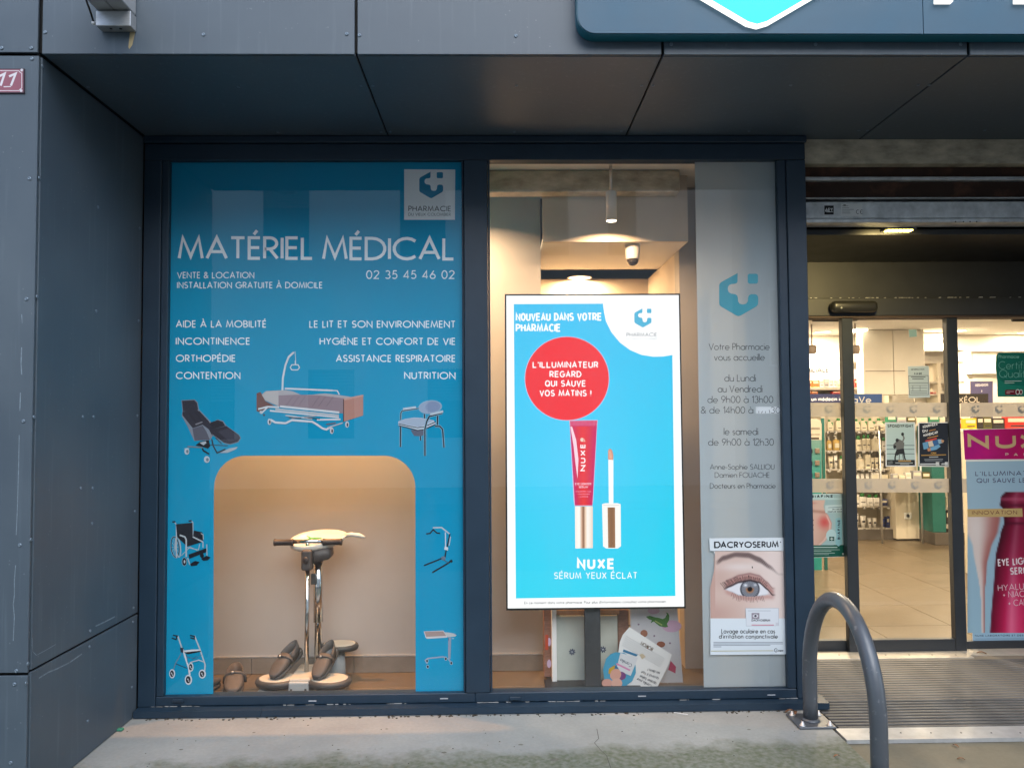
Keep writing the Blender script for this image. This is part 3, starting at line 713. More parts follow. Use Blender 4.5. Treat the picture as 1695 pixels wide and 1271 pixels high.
def logo_prism(shape, grow, Y, th, mt, name):
    cx, cy = sum(a for a, c in shape) / len(shape), sum(c for a, c in shape) / len(shape)
    n = len(shape); pts = []
    for i in range(n):
        a, q, c = shape[i - 1], shape[i], shape[(i + 1) % n]
        t = Vector((c[0] - a[0], c[1] - a[1])).normalized(); nn = Vector((t.y, -t.x))
        pts.append((lx + (q[0] + nn.x * grow) * lw, ly + (q[1] + nn.y * grow) * lw))
    bb = MB(); bb.prism([P(x, y, Y) for x, y in pts], (0, th, 0)); bb.build(name, mt, sg)
for shp in (LOGO, LOGO_SQ):
    logo_prism(shp, .022, SY - .022, .021, M['whitelit'], 'emblem_edge')
    logo_prism(shp, 0.0, SY - .026, .0035, M['cyanlit'], 'emblem_face')
def solid_letter(ch, x, ybase, w, h, st, Y, th, mt, parent):
    bb = MB(); gw, strokes = GL[ch]
    for k, s_ in enumerate(strokes):
        pts = [(x + st / 2 + (a / max(gw, .01)) * (w - st), ybase - st / 2 - c * (h - st)) for a, c in s_]
        for q in ribbon(pts, st): bb.prism([P(u, v, Y - k * .0004) for u, v in q], (0, th + k * .0004, 0))
    return bb.build('letter', mt, parent)
for ch, x, w in (('P', 1550.5, 92), ('H', 1682.5, 110), ('A', 1828, 130)):
    solid_letter(ch, x, 16.5, w, 185, 27, SY - .022, .0215, M['whitelit'], sg)

# ------------------------------------------------------------------ the shop window
sw = empty('shop_window', (0, YW, 0), 'dark navy aluminium shop window with two large panes', 'window')
def X_at(px, py=700, Y=YW): return P(px, py, Y).x
zt, zg1, zg0 = ZS - .003, P(530, 265, YW).z, P(530, 1150, YW).z
xj0, xj1 = XL + .004, P(279, 265, YW).x
xm0, xm1 = P(765.5, 700, YW).x, P(812.5, 700, YW).x
xr0, xr1 = P(1296, 700, YW).x, 1.632
zb0 = .085 - .052
def fr(name, x0, x1, z0, z1, Y0=YW, Y1=YW + .075, bev=.003):
    b = MB(); b.box(x0, x1, Y0, Y1, z0, z1, bev=bev); return b.build(name, M['frame'], sw)
zsill = P(775, 1163, YW).z
fr('frame_head', xj0, xr1, zg1, zt - .037)
b = MB(); b.box(xj0, xr1 + .004, YW - .018, YW + .08, zt - .035, zt, bev=.003); b.build('head_cap', M['frame'], sw)
fr('frame_jamb', xj0, P(262, 700, YW).x, zsill, zg1 - .001); fr('glazing_bead', P(262, 700, YW).x + .002, xj1, zg0, zg1 - .001, YW + .008)
fr('mullion', xm0 + .012, xm1 - .012, zg0 + .001, zg1 - .001); fr('glazing_bead', xm0, xm0 + .0105, zg0 + .001, zg1 - .001, YW + .008); fr('glazing_bead', xm1 - .0105, xm1, zg0 + .001, zg1 - .001, YW + .008)
fr('glazing_bead', xr0, xr0 + .045, zg0 + .001, zg1 - .001, YW + .008); fr('frame_jamb', xr0 + .047, xr1, zsill, zg1 - .001)
fr('bottom_rail', P(262, 700, YW).x + .002, xm0 + .06, zsill + .002, zg0 - .001, YW + .004); fr('bottom_rail', xm0 + .0605, xr0 + .045, zsill + .002, zg0 - .001, YW + .004)
b = MB(); sl0, sl1 = -1.838, P(1373, 1175, 4.03).x
xs_ = P(432, 1180, 4.03).x
for a, c in ((sl0, xs_ - .001), (xs_ + .001, sl1)):
    bb = MB(); bb.prism([(a, 4.028, .004), (a, 4.028, .036), (a, YW + .01, zsill - .001), (a, YW + .07, zsill - .001), (a, YW + .07, .004)], (c - a, 0, 0)); bb.build('sill', M['frame'], sw)
for x, y in ((295, 1159), (853, 1155)):
    q = P(x, y, YW); b = MB(); b.box(q.x - .028, q.x + .028, YW - .006, YW + .003, q.z - .009, q.z + .008, bev=.002); b.build('drain_cap', M['frame'], sw)
b = MB()
for x, y in ((517, 1160), (735, 1156), (1063, 1152), (1277, 1150)):
    q = P(x, y, YW); b.box(q.x - .02, q.x + .02, YW + .0005, YW + .003, q.z - .002, q.z + .003)
tag(b.build('drain_slots', mat('slot_grey', (.4, .42, .45), .5), sw), kind='stuff')
# broken white sealant along the rail
random.seed(3); b = MB()
for x0, x1 in ((250, 330), (300, 316), (455, 480), (480, 560), (562, 600), (640, 672), (790, 815), (800, 845), (870, 885), (890, 960), (985, 1002), (1125, 1140), (1172, 1192), (1280, 1325)):
    xa = x0
    while xa < x1:
        l = random.uniform(3, 14); yb = 1166.5 - (xa - 230) * .0135
        if random.random() < .72:
            q0, q1 = P(xa, yb, YW), P(min(xa + l, x1), yb, YW); h_ = random.uniform(.001, .0035)
            b.box(q0.x, q1.x, YW + .0005, YW + .003, zsill, zsill + h_)
        xa += l + random.uniform(0, 5)
o = b.build('sealant', mat('old_sealant', (.36, .36, .35), .8), sw); tag(o, kind='stuff')
for x0, x1 in ((xj1 - .004, xm0 + .004), (xm1 - .004, xr0 + .004)):
    b = MB(); b.quad((x0, YG, zg0 - .004), (x1, YG, zg0 - .004), (x1, YG, zg1 + .004), (x0, YG, zg1 + .004)); b.build('pane', M['glass'], sw)
# dirt line where slab meets sill
random.seed(11); b = MB()
for k in range(150):
    x = random.uniform(-1.8, 1.5); y = 4.024 - abs(random.gauss(0, .012)); s_ = random.uniform(.002, .008)
    b.ball((x, y, s_ * .25), s_, s_ * random.uniform(.4, 1), s_ * .45, 6, 4)
for k in range(60):
    x = random.uniform(-1.8, 1.5); y = random.uniform(3.3, 4.0); s_ = random.uniform(.0015, .004)
    b.ball((x, y, s_ * .2), s_, s_ * random.uniform(.4, 1), s_ * .4, 6, 4)
tag(b.build('grit', mat('dark_grit', (.05, .042, .03), .95, var=.4, scale=40)), 'dark dirt and grit gathered along the foot of the window sill', 'dirt', kind='stuff')
# ------------------------------------------------------------------ rooms behind the glass
M['tile'] = mat('beige_floor_tile', (.115, .085, .05), .4, 0, .5, var=.10, scale=7, bump=.03, bscale=40)
M['joint'] = mat('tile_joint', (.22, .19, .15), .9)
M['skirt'] = mat('grey_skirting_tile', (.22, .19, .16), .4, var=.12, scale=9)
M['ceil'] = mat('warm_white_ceiling', (.70, .68, .64), .8, var=.03, scale=3)
M['shopwall'] = mat('cream_shop_wall', (.68, .64, .56), .75, var=.04, scale=3)
M['passage'] = mat('beige_passage_wall', (.60, .52, .43), .75, var=.05, scale=4)
M['brown'] = mat('brown_panel', (.22, .17, .13), .6, var=.1, scale=5)
b = MB(); b.box(-1.84, 8.3, 4.16, 10.3, -.07, -.005)
sf = tag(b.build('shop_floor', M['joint'], origin=(0, 6, 0)), kind='structure')
def tile_mesh(w, d):
    b = MB(); b.box(-w / 2, w / 2, -d / 2, d / 2, -.0045, 0, bev=.0012); me = b.mesh(); me.materials.append(M['tile']); return me
TM = {}
def lay(xs, ys):
    for i in range(len(xs) - 1):
        for j in range(len(ys) - 1):
            w, d = xs[i + 1] - xs[i] - .004, ys[j + 1] - ys[j] - .004
            key = (round(w, 3), round(d, 3))
            if key not in TM: TM[key] = tile_mesh(w, d)
            o = bpy.data.objects.new('floor_tile', TM[key]); COL.objects.link(o); o.parent = sf
            o.location = Vector(((xs[i] + xs[i + 1]) / 2, (ys[j] + ys[j + 1]) / 2, 0)) - ORG[sf.name]
jx = P(417, 1100, YN).x
lay([-1.838, jx, jx + .6, jx + 1.2, jx + 1.8, jx + 2.4, jx + 3.0], [4.165, 4.44, 5.02])
lay([1.63, 2.0, 2.6, 3.2, 3.8, 4.4, 5.0, 5.6, 6.2, 6.8], [5.03] + [5.59 + .6 * k for k in range(8)] + [10.28])
XW = P(897, 700, YN).x; XW2 = P(1128, 700, YN).x
b = MB(); b.box(-1.838, XW, YN, YN + .12, 0.0, 2.9)
dw = tag(b.build('display_wall', M['warmwall'], origin=(0, YN, 0)), kind='structure')
b = MB(); b.box(XW2, 1.62, YN, YN + .12, 0.0, 2.9); tag(b.build('display_side_wall', M['warmwall'], origin=(1.3, YN, 0)), kind='structure')
zk = P(520, 1087, YN).z
for k in range(-1, 4):
    x0, x1 = max(-1.836, jx + .6 * k), min(XW, jx + .6 * (k + 1))
    if x1 - x0 > .02:
        b = MB(); b.box(x0 + .0015, x1 - .0015, YN - .009, YN - .0005, .001, zk, bev=.0012); b.build('skirting_tile', M['skirt'], dw)
b = MB(); b.box(-1.838, XW, YN - .0095, YN - .0005, zk + .001, zk + .008); b.build('skirting_trim', M['alu'], dw)
b = MB(); b.box(-1.84, 1.62, 4.16, 4.95, 2.885, 2.93); tag(b.build('display_ceiling', M['ceil'], origin=(0, 4.4, 2.9)), kind='structure')
b = MB(); b.box(-1.842, -1.839, 4.16, YN, 0, 2.9); b.box(P(1229, 700, YG).x, 1.60, YG + .06, YN - .01, 0, 2.88); tag(b.build('display_end_wall_and_light_block', M['warmwall'], origin=(1.66, 4.5, 0)), kind='structure')  # second box is an added block that darkens the film's right half
b = MB(); b.box(1.602, 1.63, YW + .08, YD + .1, 0.0, 2.93); tag(b.build('entrance_side_wall', M['frame'], origin=(1.61, 4.5, 0)), kind='structure')
zb_ = [P(960, y, 4.36).z for y in (282, 318)]
b = MB(); b.box(P(812, 300, 4.36).x - .1, P(1125, 300, 4.36).x, 4.36, 4.46, zb_[1], zb_[0], bev=.004); tag(b.build('interior_beam', M['conc'], origin=(.5, 4.4, zb_[1])), kind='structure')
b = MB(); b.box(XW + .001, XW2 - .001, 4.47, 4.50, 2.5, 2.884); tag(b.build('bulkhead', M['passage'], origin=(.7, 4.5, 2.5)), kind='structure')
b = MB(); b.box(XW + .001, XW2 - .001, 4.501, 5.7, 2.5, 2.53); tag(b.build('passage_ceiling', M['ceil'], origin=(.7, 5, 2.5)), kind='structure')
b = MB(); b.box(XW - .1, XW2 + .3, 5.7, 5.76, 0, 2.53); b.box(XW - .06, XW - .001, YN + .121, 5.7, 0, 2.53); b.box(XW2 + .001, XW2 + .06, YN + .121, 5.7, 0, 2.53); tag(b.build('passage_wall', M['passage'], origin=(.7, 5.7, 0)), kind='structure')
b = MB(); b.box(-1.84, 8.3, YD + .32, 10.29, 2.5, 2.55); tag(b.build('shop_ceiling', M['ceil'], origin=(2, 7, 2.5)), kind='structure')
b = MB(); b.box(1.0, 8.3, 9.85, 9.95, 0, 2.5); tag(b.build('shop_back_wall', M['shopwall'], origin=(2.5, 9.9, 0)), kind='structure')
b = MB(); b.box(1.64, 1.70, YD + .12, 9.85, 0, 2.5); b.box(7.6, 7.63, YD + .12, 9.85, 0, 2.5)
tag(b.build('shop_side_wall', M['shopwall'], origin=(2.5, 7, 0)), kind='structure')

# lamps
M['lens'] = emit('warm_lamp_lens', (1.0, .86, .62), 4.5)
M['trim'] = mat('lamp_trim', (.8, .78, .74), .4)
WARM = (1.0, .66, .34)
def downlight(x, y, z, r, watt, label, tilt=None, vis=True, col=WARM, group=None):
    e = empty('ceiling_downlight', (x, y, z), label, 'downlight', group)
    b = MB(); b.lathe((x, y, z), [(r * 1.18, -.001), (r * 1.18, -.006), (r * 1.02, -.008), (r * 1.0, -.003)], n=28); b.build('trim_ring', M['trim'], e)
    b = MB(); b.lathe((x, y, z), [(r * .98, -.0015), (r * .98, -.0046), (r * .7, -.0066)], n=28); b.build('lens', M['lens'], e)
    l = bpy.data.lights.new('downlight_light', 'AREA'); l.shape = 'DISK'; l.size = r * 1.6; l.energy = watt; l.color = col
    o = bpy.data.objects.new('downlight_light', l); COL.objects.link(o); o.parent = e; o.location = (0, 0, -.012)
    if tilt: o.rotation_euler = tilt
    return e
g_ = G(957, 463, 2.5)
downlight(g_.x, g_.y - .1, 2.5, .075, 12, 'round recessed downlight above the left part of the lit advert screen')
g_ = G(1362, 549, 2.5); downlight(g_.x, g_.y, 2.5, .085, 23, 'round shop ceiling downlight behind the narrow left door leaf', col=(1, .79, .54))
g_ = G(1600, 547, 2.5); downlight(g_.x - .1, g_.y, 2.5, .085, 23, 'shop ceiling downlight just right of the right door post', col=(1, .79, .54))
g_ = G(1617, 563, 2.5); downlight(g_.x, 9.6, 2.5, .085, 11, 'farthest shop ceiling downlight above the purple panel', col=(1, .79, .54))
for x, y in ((2.6, 6.2), (4.2, 6.2), (5.8, 6.6), (2.9, 7.5), (4.6, 7.6)):
    downlight(x, y, 2.5, .085, 23, 'added unseen fill downlight above the door header', group='added unseen fill downlights', col=(1, .79, .54))  # extra lamps out of view, added to brighten the shop interior
# cylinder spot over the second window and one over the first display
def cyl_spot(x, y, z0, ztop, r, watt, label, tilt, col=(1, .43, .13)):
    e = empty('cylinder_spot', (x, y, z0), label, 'spotlight')
    b = MB(); b.lathe((x, y, z0), [(r * .9, .01), (r, .0), (r, .16), (r * .85, .165)], n=24); b.build('can', mat('white_can', (.7, .68, .64), .4), e)
    b = MB(); b.tube([(x, y, z0 + .16), (x, y, ztop)], .008, 8); b.build('stem', M['alu'], e)
    b = MB(); b.lathe((x, y, z0), [(r * .88, .004), (r * .88, -.0008), (r * .6, -.003)], n=24); b.build('lens', M['lens'], e)
    l = bpy.data.lights.new('spot_light', 'AREA'); l.shape = 'DISK'; l.size = r * 1.5; l.energy = watt; l.color = col; l.spread = R(150)
    o = bpy.data.objects.new('spot_light', l); COL.objects.link(o); o.parent = e; o.location = (0, 0, -.008); o.rotation_euler = tilt
q = P(1012, 366, 4.28); cyl_spot(q.x, 4.28, q.z, 2.884, .030, 6, 'small white cylinder spotlight hanging above the lit screen', (R(10), 0, 0), (1, .64, .36))
cyl_spot(P(540, 700, 4.45).x, 4.40, 2.45, 2.884, .045, 34, 'cylinder spotlight glowing behind the blue vinyl above the display niche', (R(22), 0, 0))
cyl_spot(P(770, 700, 4.4).x, 4.36, 2.66, 2.884, .045, 8, 'added unseen fill spotlight behind the mullion between the two panes', (R(16), 0, 0), (1, .64, .36))  # added lamp, out of view, to brighten the wall left of the screen
# dome camera
q = P(1047, 409, 4.56); dc = empty('dome_camera', (q.x, 4.56, 2.5), 'white security dome camera with dark lens on the ceiling above the screen', 'camera')
b = MB(); b.lathe((q.x, 4.56, 2.5), [(.046, -.0005), (.046, -.008), (.042, -.05), (.040, -.082), (.036, -.086)], n=24); b.build('housing', mat('white_housing', (.62, .6, .57), .35), dc)
b = MB(); b.lathe((q.x, 4.56, 2.5), [(.035, -.0865), (.033, -.10), (.024, -.115), (.010, -.122), (.002, -.123)], n=20); b.build('dome', mat('smoked_dome', (.02, .016, .014), .08), dc)

# ------------------------------------------------------------------ blue vinyl on the first pane
YV = YG + .006
vy = empty('window_vinyl', P(520, 1148, YV), 'large blue medical equipment vinyl with arched opening on the left pane', 'vinyl sticker')
def vinyl_mat():
    mt, nt, b = _new('blue_vinyl'); N = nt.nodes; L = nt.links
    tc = N.new('ShaderNodeTexCoord'); n1 = N.new('ShaderNodeTexNoise'); n1.inputs['Scale'].default_value = 1.5; L.new(tc.outputs['Object'], n1.inputs['Vector'])
    rp = N.new('ShaderNodeValToRGB'); L.new(n1.outputs['Fac'], rp.inputs['Fac'])
    rp.color_ramp.elements[0].color = (.0002, .30, .52, 1); rp.color_ramp.elements[1].color = (.0002, .33, .57, 1)
    b.inputs['Roughness'].default_value = .6; b.inputs['Specular IOR Level'].default_value = .15; L.new(rp.outputs[0], b.inputs['Base Color'])
    tl = N.new('ShaderNodeBsdfTranslucent'); L.new(rp.outputs[0], tl.inputs['Color'])
    mx = N.new('ShaderNodeMixShader'); mx.inputs[0].default_value = .12; L.new(b.outputs[0], mx.inputs[1]); L.new(tl.outputs[0], mx.inputs[2]); L.new(mx.outputs[0], N['Material Output'].inputs['Surface'])
    return mt
M['vinyl'] = vinyl_mat()
al_ = [(353, 1152), (354, 812)] + [(354.5 + 52 - 52 * math.cos(t), 806 - 52 * math.sin(t)) for t in (math.pi / 2 * k / 10 for k in range(1, 11))]
ar_ = [(635.5 + 52 * math.sin(t), 806 - 52 * math.cos(t)) for t in (math.pi / 2 * k / 10 for k in range(0, 11))] + [(688, 1148.5)]
lefts = [(277, 263), (525.2, 263), (522.7, 754)] + al_[::-1] + [(265, 1152)]
rights = [(525.2, 263), (767, 263), (771, 1148)] + ar_[::-1] + [(522.7, 754)]
for pts, dy_ in ((lefts, .0004), (rights, 0.0)):
    prism_print(pts, YV + dy_, .0003).build('vinyl_sheet', M['vinyl'], vy)
p = Print(YV - .0004); Wt = (236, 242, 246)
p.text((294, 430), (519, 430.5), 39, 'MATÉRIEL', .13, Wt, gap=.12).text((533, 431), (753, 431.5), 39, 'MÉDICAL', .13, Wt, gap=.12)
p.text((293, 461), (421, 461), 10.8, 'VENTE & LOCATION', .135, Wt, gap=.21).text((293, 477.5), (534, 477.5), 10.8, 'INSTALLATION GRATUITE À DOMICILE', .135, Wt, gap=.21)
p.text((606, 462), (752.5, 462), 14.5, '02 35 45 46 02', .12, Wt, gap=.24)
for i, (s_, x1) in enumerate((('AIDE À LA MOBILITÉ', 441), ('INCONTINENCE', 414), ('ORTHOPÉDIE', 390), ('CONTENTION', 398))):
    p.text((291, 542.3 + 28.4 * i), (x1, 542.3 + 28.4 * i), 12, s_, .14, Wt, gap=.21)
for i, (s_, x0) in enumerate((('LE LIT ET SON ENVIRONNEMENT', 512), ('HYGIÈNE ET CONFORT DE VIE', 529), ('ASSISTANCE RESPIRATOIRE', 556), ('NUTRITION', 669))):
    p.text((x0, 542.6 + 28.3 * i), (754, 542.8 + 28.3 * i), 12, s_, .14, Wt, gap=.21)
p.build('lettering', M['inkw'], vy)
p = Print(YV - .0006); p.poly([(669, 280.5), (753.5, 281), (753, 364), (669, 364)], (232, 232, 234)); p.logo(694, 284.5, 39.5, (0, 126, 165))
p.text((676, 350), (746.5, 350.2), 9, 'PHARMACIE', .13, (45, 48, 56)).text((676, 357.5), (746, 357.7), 5, 'DU VIEUX COLOMBIER', .12, (80, 90, 100))
p.build('logo_badge', M['inkw'], vy)
OUT = (150, 200, 222)
# printed pictures of equipment
def pic(name):
    q = Print(YV - .0004); return q
# recliner
p = pic('r').t(270, 640, 7.945); D1, D2, D3 = (52, 50, 62), (70, 68, 82), (98, 98, 112)
p.poly([(240, 178), (415, 168), (455, 205), (470, 295), (635, 470), (720, 430), (790, 450), (830, 510), (1000, 630), (1025, 675), (990, 730), (880, 762), (800, 745), (655, 640), (620, 700), (410, 712), (320, 520), (245, 380), (255, 315)], (140, 150, 165))
p.poly([(248, 185), (410, 176), (447, 215), (460, 300), (425, 320), (262, 325)], D1).poly([(255, 330), (450, 305), (640, 500), (650, 650), (600, 560), (520, 500), (390, 545), (255, 375)], D1)
p.line([(340, 335), (430, 470)], 10, (38, 36, 46)).line([(410, 320), (520, 460)], 10, (38, 36, 46)).line([(470, 320), (600, 460)], 9, (40, 38, 48))
p.poly([(385, 550), (520, 510), (570, 590), (615, 695), (415, 708)], D3).poly([(420, 490), (515, 455), (520, 470), (430, 505)], (140, 140, 150))
p.poly([(620, 470), (720, 438), (785, 460), (815, 515), (640, 560)], (44, 42, 52)).poly([(640, 560), (830, 515), (995, 635), (1015, 675), (980, 722), (880, 752), (800, 735), (650, 625)], D1).poly([(720, 590), (850, 545), (980, 640), (1000, 675), (870, 720)], D2)
p.line([(320, 785), (520, 800)], 16, (130, 140, 150)).poly([(425, 770), (490, 720), (600, 700), (620, 780), (590, 815), (520, 790)], (28, 30, 36)).line([(515, 810), (530, 840), (605, 885)], 20, (24, 26, 32)).line([(640, 690), (660, 780), (710, 870), (820, 820)], 18, (24, 26, 32)).line([(620, 765), (850, 775)], 10, (60, 66, 74)).line([(690, 670), (770, 750)], 12, (60, 66, 74))
p.poly([(740, 870), (870, 810), (985, 788), (960, 820), (850, 868)], (175, 190, 200)).line([(275, 815), (345, 810)], 12, OUT)
p.ell(312, 850, 32, 42, (200, 215, 225)).ell(318, 850, 16, 24, (120, 140, 155)).ell(575, 955, 38, 44, (200, 215, 225)).ell(582, 958, 18, 24, (120, 140, 155)).poly([(480, 735), (560, 715), (570, 740), (530, 770)], (190, 200, 210))
p.build('recliner_picture', M['ink'], vy)
# hospital bed
p = pic('b').t(400, 570, 7.705); Wh = (226, 232, 238)
p.line([(520, 585), (525, 430), (560, 260), (600, 160), (665, 100)], 24, Wh).line([(680, 90), (690, 210)], 7, Wh).line([(685, 205), (685, 255)], 15, Wh).line([(640, 260), (720, 260), (738, 295), (715, 325), (640, 325), (620, 295), (640, 260)], 13, Wh)
p.line([(550, 562), (1160, 588)], 22, Wh).line([(1160, 588), (1220, 590), (1245, 640)], 14, Wh)
p.poly([(190, 625), (240, 605), (260, 640), (300, 720), (430, 790), (215, 860), (190, 850)], (120, 74, 66))
p.poly([(255, 640), (310, 595), (560, 582), (660, 600), (760, 645), (900, 640), (1060, 625), (1200, 640), (1390, 668), (1310, 700), (1300, 880), (470, 790), (300, 715)], (190, 184, 188))
p.poly([(470, 650), (700, 640), (1000, 650), (1320, 690), (1300, 880), (470, 790)], (158, 138, 148))
for a in (560, 640, 720, 900, 980, 1080): p.line([(a + 90, 665), (a, 790)], 7, (132, 114, 126))
p.poly([(310, 600), (470, 590), (470, 780), (300, 712), (270, 650)], (200, 196, 196))
p.poly([(1300, 690), (1550, 650), (1550, 905), (1300, 985)], (196, 142, 128)).poly([(1305, 690), (1550, 640), (1555, 660), (1310, 712)], (212, 170, 158)).line([(1300, 700), (1300, 985)], 12, (90, 60, 60))
p.line([(490, 790), (1245, 868)], 26, Wh).line([(430, 825), (1240, 905)], 22, (205, 210, 216)).line([(360, 845), (1240, 930)], 20, Wh).line([(960, 960), (1260, 955)], 22, Wh)
p.line([(210, 825), (330, 795), (480, 800)], 22, Wh).line([(250, 880), (330, 800)], 18, Wh).ell(245, 865, 16, 20, (210, 216, 222)).ell(285, 900, 14, 14, (60, 70, 84))
p.line([(560, 905), (900, 950)], 16, (210, 214, 220)).line([(640, 940), (960, 910)], 14, (180, 186, 194)).line([(800, 930), (1000, 950)], 10, (60, 66, 76)).line([(600, 930), (760, 940)], 12, (80, 86, 96))
p.line([(370, 960), (430, 995), (560, 1005), (640, 965), (900, 985), (960, 1020), (1030, 1070), (1080, 1085), (1140, 1050)], 26, Wh).line([(1100, 1060), (1290, 1000)], 16, (190, 196, 204)).line([(1080, 1020), (1200, 1000)], 14, (120, 100, 104))
for x, y in ((355, 985), (1150, 1100), (1345, 1020)): p.ell(x, y, 24, 40, (215, 222, 228)).ell(x + 4, y + 4, 11, 24, (60, 66, 80))
p.build('hospital_bed_picture', M['ink'], vy)
# commode chair
p = pic('c').t(640, 640, 9.777); Lg, Bk = (176, 192, 214), (16, 24, 44)
def tubeline(pts, w=22): p.line(pts, w + 16, OUT); p.line(pts, w, Bk)
tubeline([(548, 790), (548, 870)]); tubeline([(612, 440), (612, 520)]); tubeline([(825, 470), (820, 640)]); tubeline([(225, 640), (222, 975)]); tubeline([(780, 640), (860, 640), (905, 690), (928, 985)])
p.poly([(390, 700), (640, 705), (620, 770), (560, 800), (450, 795), (415, 750)], (96, 100, 122))
p.ell(705, 330, 192, 112, OUT, rot=-6).ell(705, 332, 182, 104, (160, 178, 206), rot=-6).ell(745, 325, 120, 84, (142, 160, 194), rot=-6)
tubeline([(228, 540), (228, 430), (250, 390), (520, 350)], 16); p.line([(265, 362), (475, 332)], 34, (205, 220, 232))
p.poly([(190, 560), (300, 520), (450, 498), (560, 505), (760, 545), (795, 590), (780, 625), (560, 700), (490, 700), (190, 630)], (212, 224, 236)).poly([(200, 560), (300, 525), (450, 505), (560, 512), (755, 552), (640, 600), (540, 655), (200, 590)], Lg)
p.line([(195, 600), (330, 630), (500, 664), (600, 650), (790, 570)], 14, Bk).line([(195, 630), (330, 660), (500, 706), (600, 694), (790, 610)], 16, Bk)
tubeline([(620, 1120), (618, 690), (650, 560), (690, 480), (900, 425)], 24); p.line([(705, 448), (915, 400)], 36, (205, 220, 232))
p.build('commode_chair_picture', M['ink'], vy)
# wheelchair
p = pic('w').t(270, 840, 10.59); Kb, Si = (16, 20, 34), (196, 206, 214)
p.ring(210, 690, 72, 180, 26, OUT, rot=-6).ring(210, 690, 70, 178, 16, (24, 28, 40), rot=-6).ring(262, 690, 44, 176, 16, (190, 202, 212), rot=-6)
for a in range(0, 180, 30): p.line([(210 - 62 * math.cos(R(a)), 690 - 165 * math.sin(R(a))), (210 + 62 * math.cos(R(a)), 690 + 165 * math.sin(R(a)))], 5, Si)
p.line([(235, 880), (232, 300), (200, 250)], 18, Si).line([(520, 520), (520, 260), (490, 230)], 18, Si).line([(160, 250), (215, 245)], 26, Kb).line([(445, 235), (500, 228)], 26, Kb)
p.poly([(225, 290), (515, 262), (520, 500), (690, 600), (420, 680), (250, 520)], Kb).poly([(540, 400), (690, 430), (700, 580), (520, 510)], Kb)
p.line([(290, 480), (380, 510), (405, 560), (405, 860)], 26, Si).line([(520, 510), (700, 600)], 22, Si).line([(700, 600), (700, 700)], 16, Si).line([(660, 450), (700, 470), (705, 560)], 14, Si)
p.line([(400, 690), (620, 740), (640, 640)], 12, Si).line([(320, 840), (480, 680)], 10, Si).line([(480, 690), (600, 750)], 10, Si)
p.poly([(445, 820), (755, 708), (765, 775), (460, 895)], Kb).line([(765, 640), (770, 870)], 14, Si).line([(430, 880), (470, 1000)], 16, Si)
p.ell(372, 945, 46, 76, OUT).ell(372, 945, 38, 68, Kb).ell(375, 945, 14, 30, Si).ell(680, 840, 34, 40, Kb).poly([(475, 985), (560, 930), (640, 950), (590, 1010), (490, 1022)], Kb).poly([(665, 895), (760, 840), (835, 870), (780, 920), (700, 928)], Kb)
p.build('wheelchair_picture', M['ink'], vy)
# rollator
p = pic('ro').t(265, 1030, 10.59)
p.line([(370, 540), (270, 715), (235, 820)], 13, (120, 140, 160)).line([(275, 720), (470, 800)], 13, (30, 44, 74))
p.line([(600, 225), (700, 470), (790, 740), (780, 840)], 24, Si).line([(310, 235), (380, 440)], 24, Si).line([(400, 470), (505, 800), (520, 920)], 30, (224, 232, 240))
p.line([(225, 220), (300, 235), (280, 295), (205, 270)], 22, Kb).line([(525, 222), (600, 240), (600, 285), (530, 262)], 22, Kb)
p.poly([(410, 490), (560, 470), (700, 470), (715, 495), (480, 545)], (230, 238, 244)).poly([(420, 520), (715, 490), (715, 510), (480, 555)], Kb).poly([(350, 440), (410, 440), (405, 530), (360, 520)], (40, 50, 70))
p.line([(460, 560), (480, 700)], 8, (70, 90, 120)).line([(470, 600), (620, 630), (740, 560)], 8, (90, 120, 150)).line([(520, 700), (680, 655), (770, 690)], 18, Si).line([(560, 650), (640, 580)], 6, (70, 90, 120))
for x, y, rx, ry in ((540, 780, 46, 78), (212, 895, 52, 80), (497, 1000, 64, 88), (740, 900, 62, 78)):
    p.ell(x, y, rx, ry, (222, 232, 240)).ell(x - 4, y, rx * .66, ry * .72, Kb).ell(x - 10, y - 8, 12, 16, Si).ell(x + 6, y + 22, 10, 14, Si)
p.build('rollator_picture', M['ink'], vy)
# patient hoist
p = pic('h').t(690, 850, 10.59)
p.line([(280, 245), (435, 242), (575, 355)], 24, Si).line([(165, 352), (230, 345), (285, 280), (350, 335), (410, 345)], 24, Kb).line([(160, 352), (225, 350)], 14, Kb)
p.line([(580, 350), (530, 590)], 22, Kb).line([(500, 325), (505, 590)], 18, (214, 224, 232)).line([(590, 400), (565, 560)], 18, (190, 204, 216)).poly([(490, 570), (550, 590), (545, 645), (480, 625)], (224, 232, 238)).line([(515, 640), (490, 770)], 24, Kb)
p.ell(465, 780, 40, 36, (110, 130, 150)).line([(125, 908), (430, 785)], 24, Kb).line([(270, 1030), (560, 860), (600, 815)], 26, Kb).line([(470, 810), (560, 865)], 14, (80, 100, 124)).ell(606, 830, 20, 26, Kb)
p.build('patient_hoist_picture', M['ink'], vy)
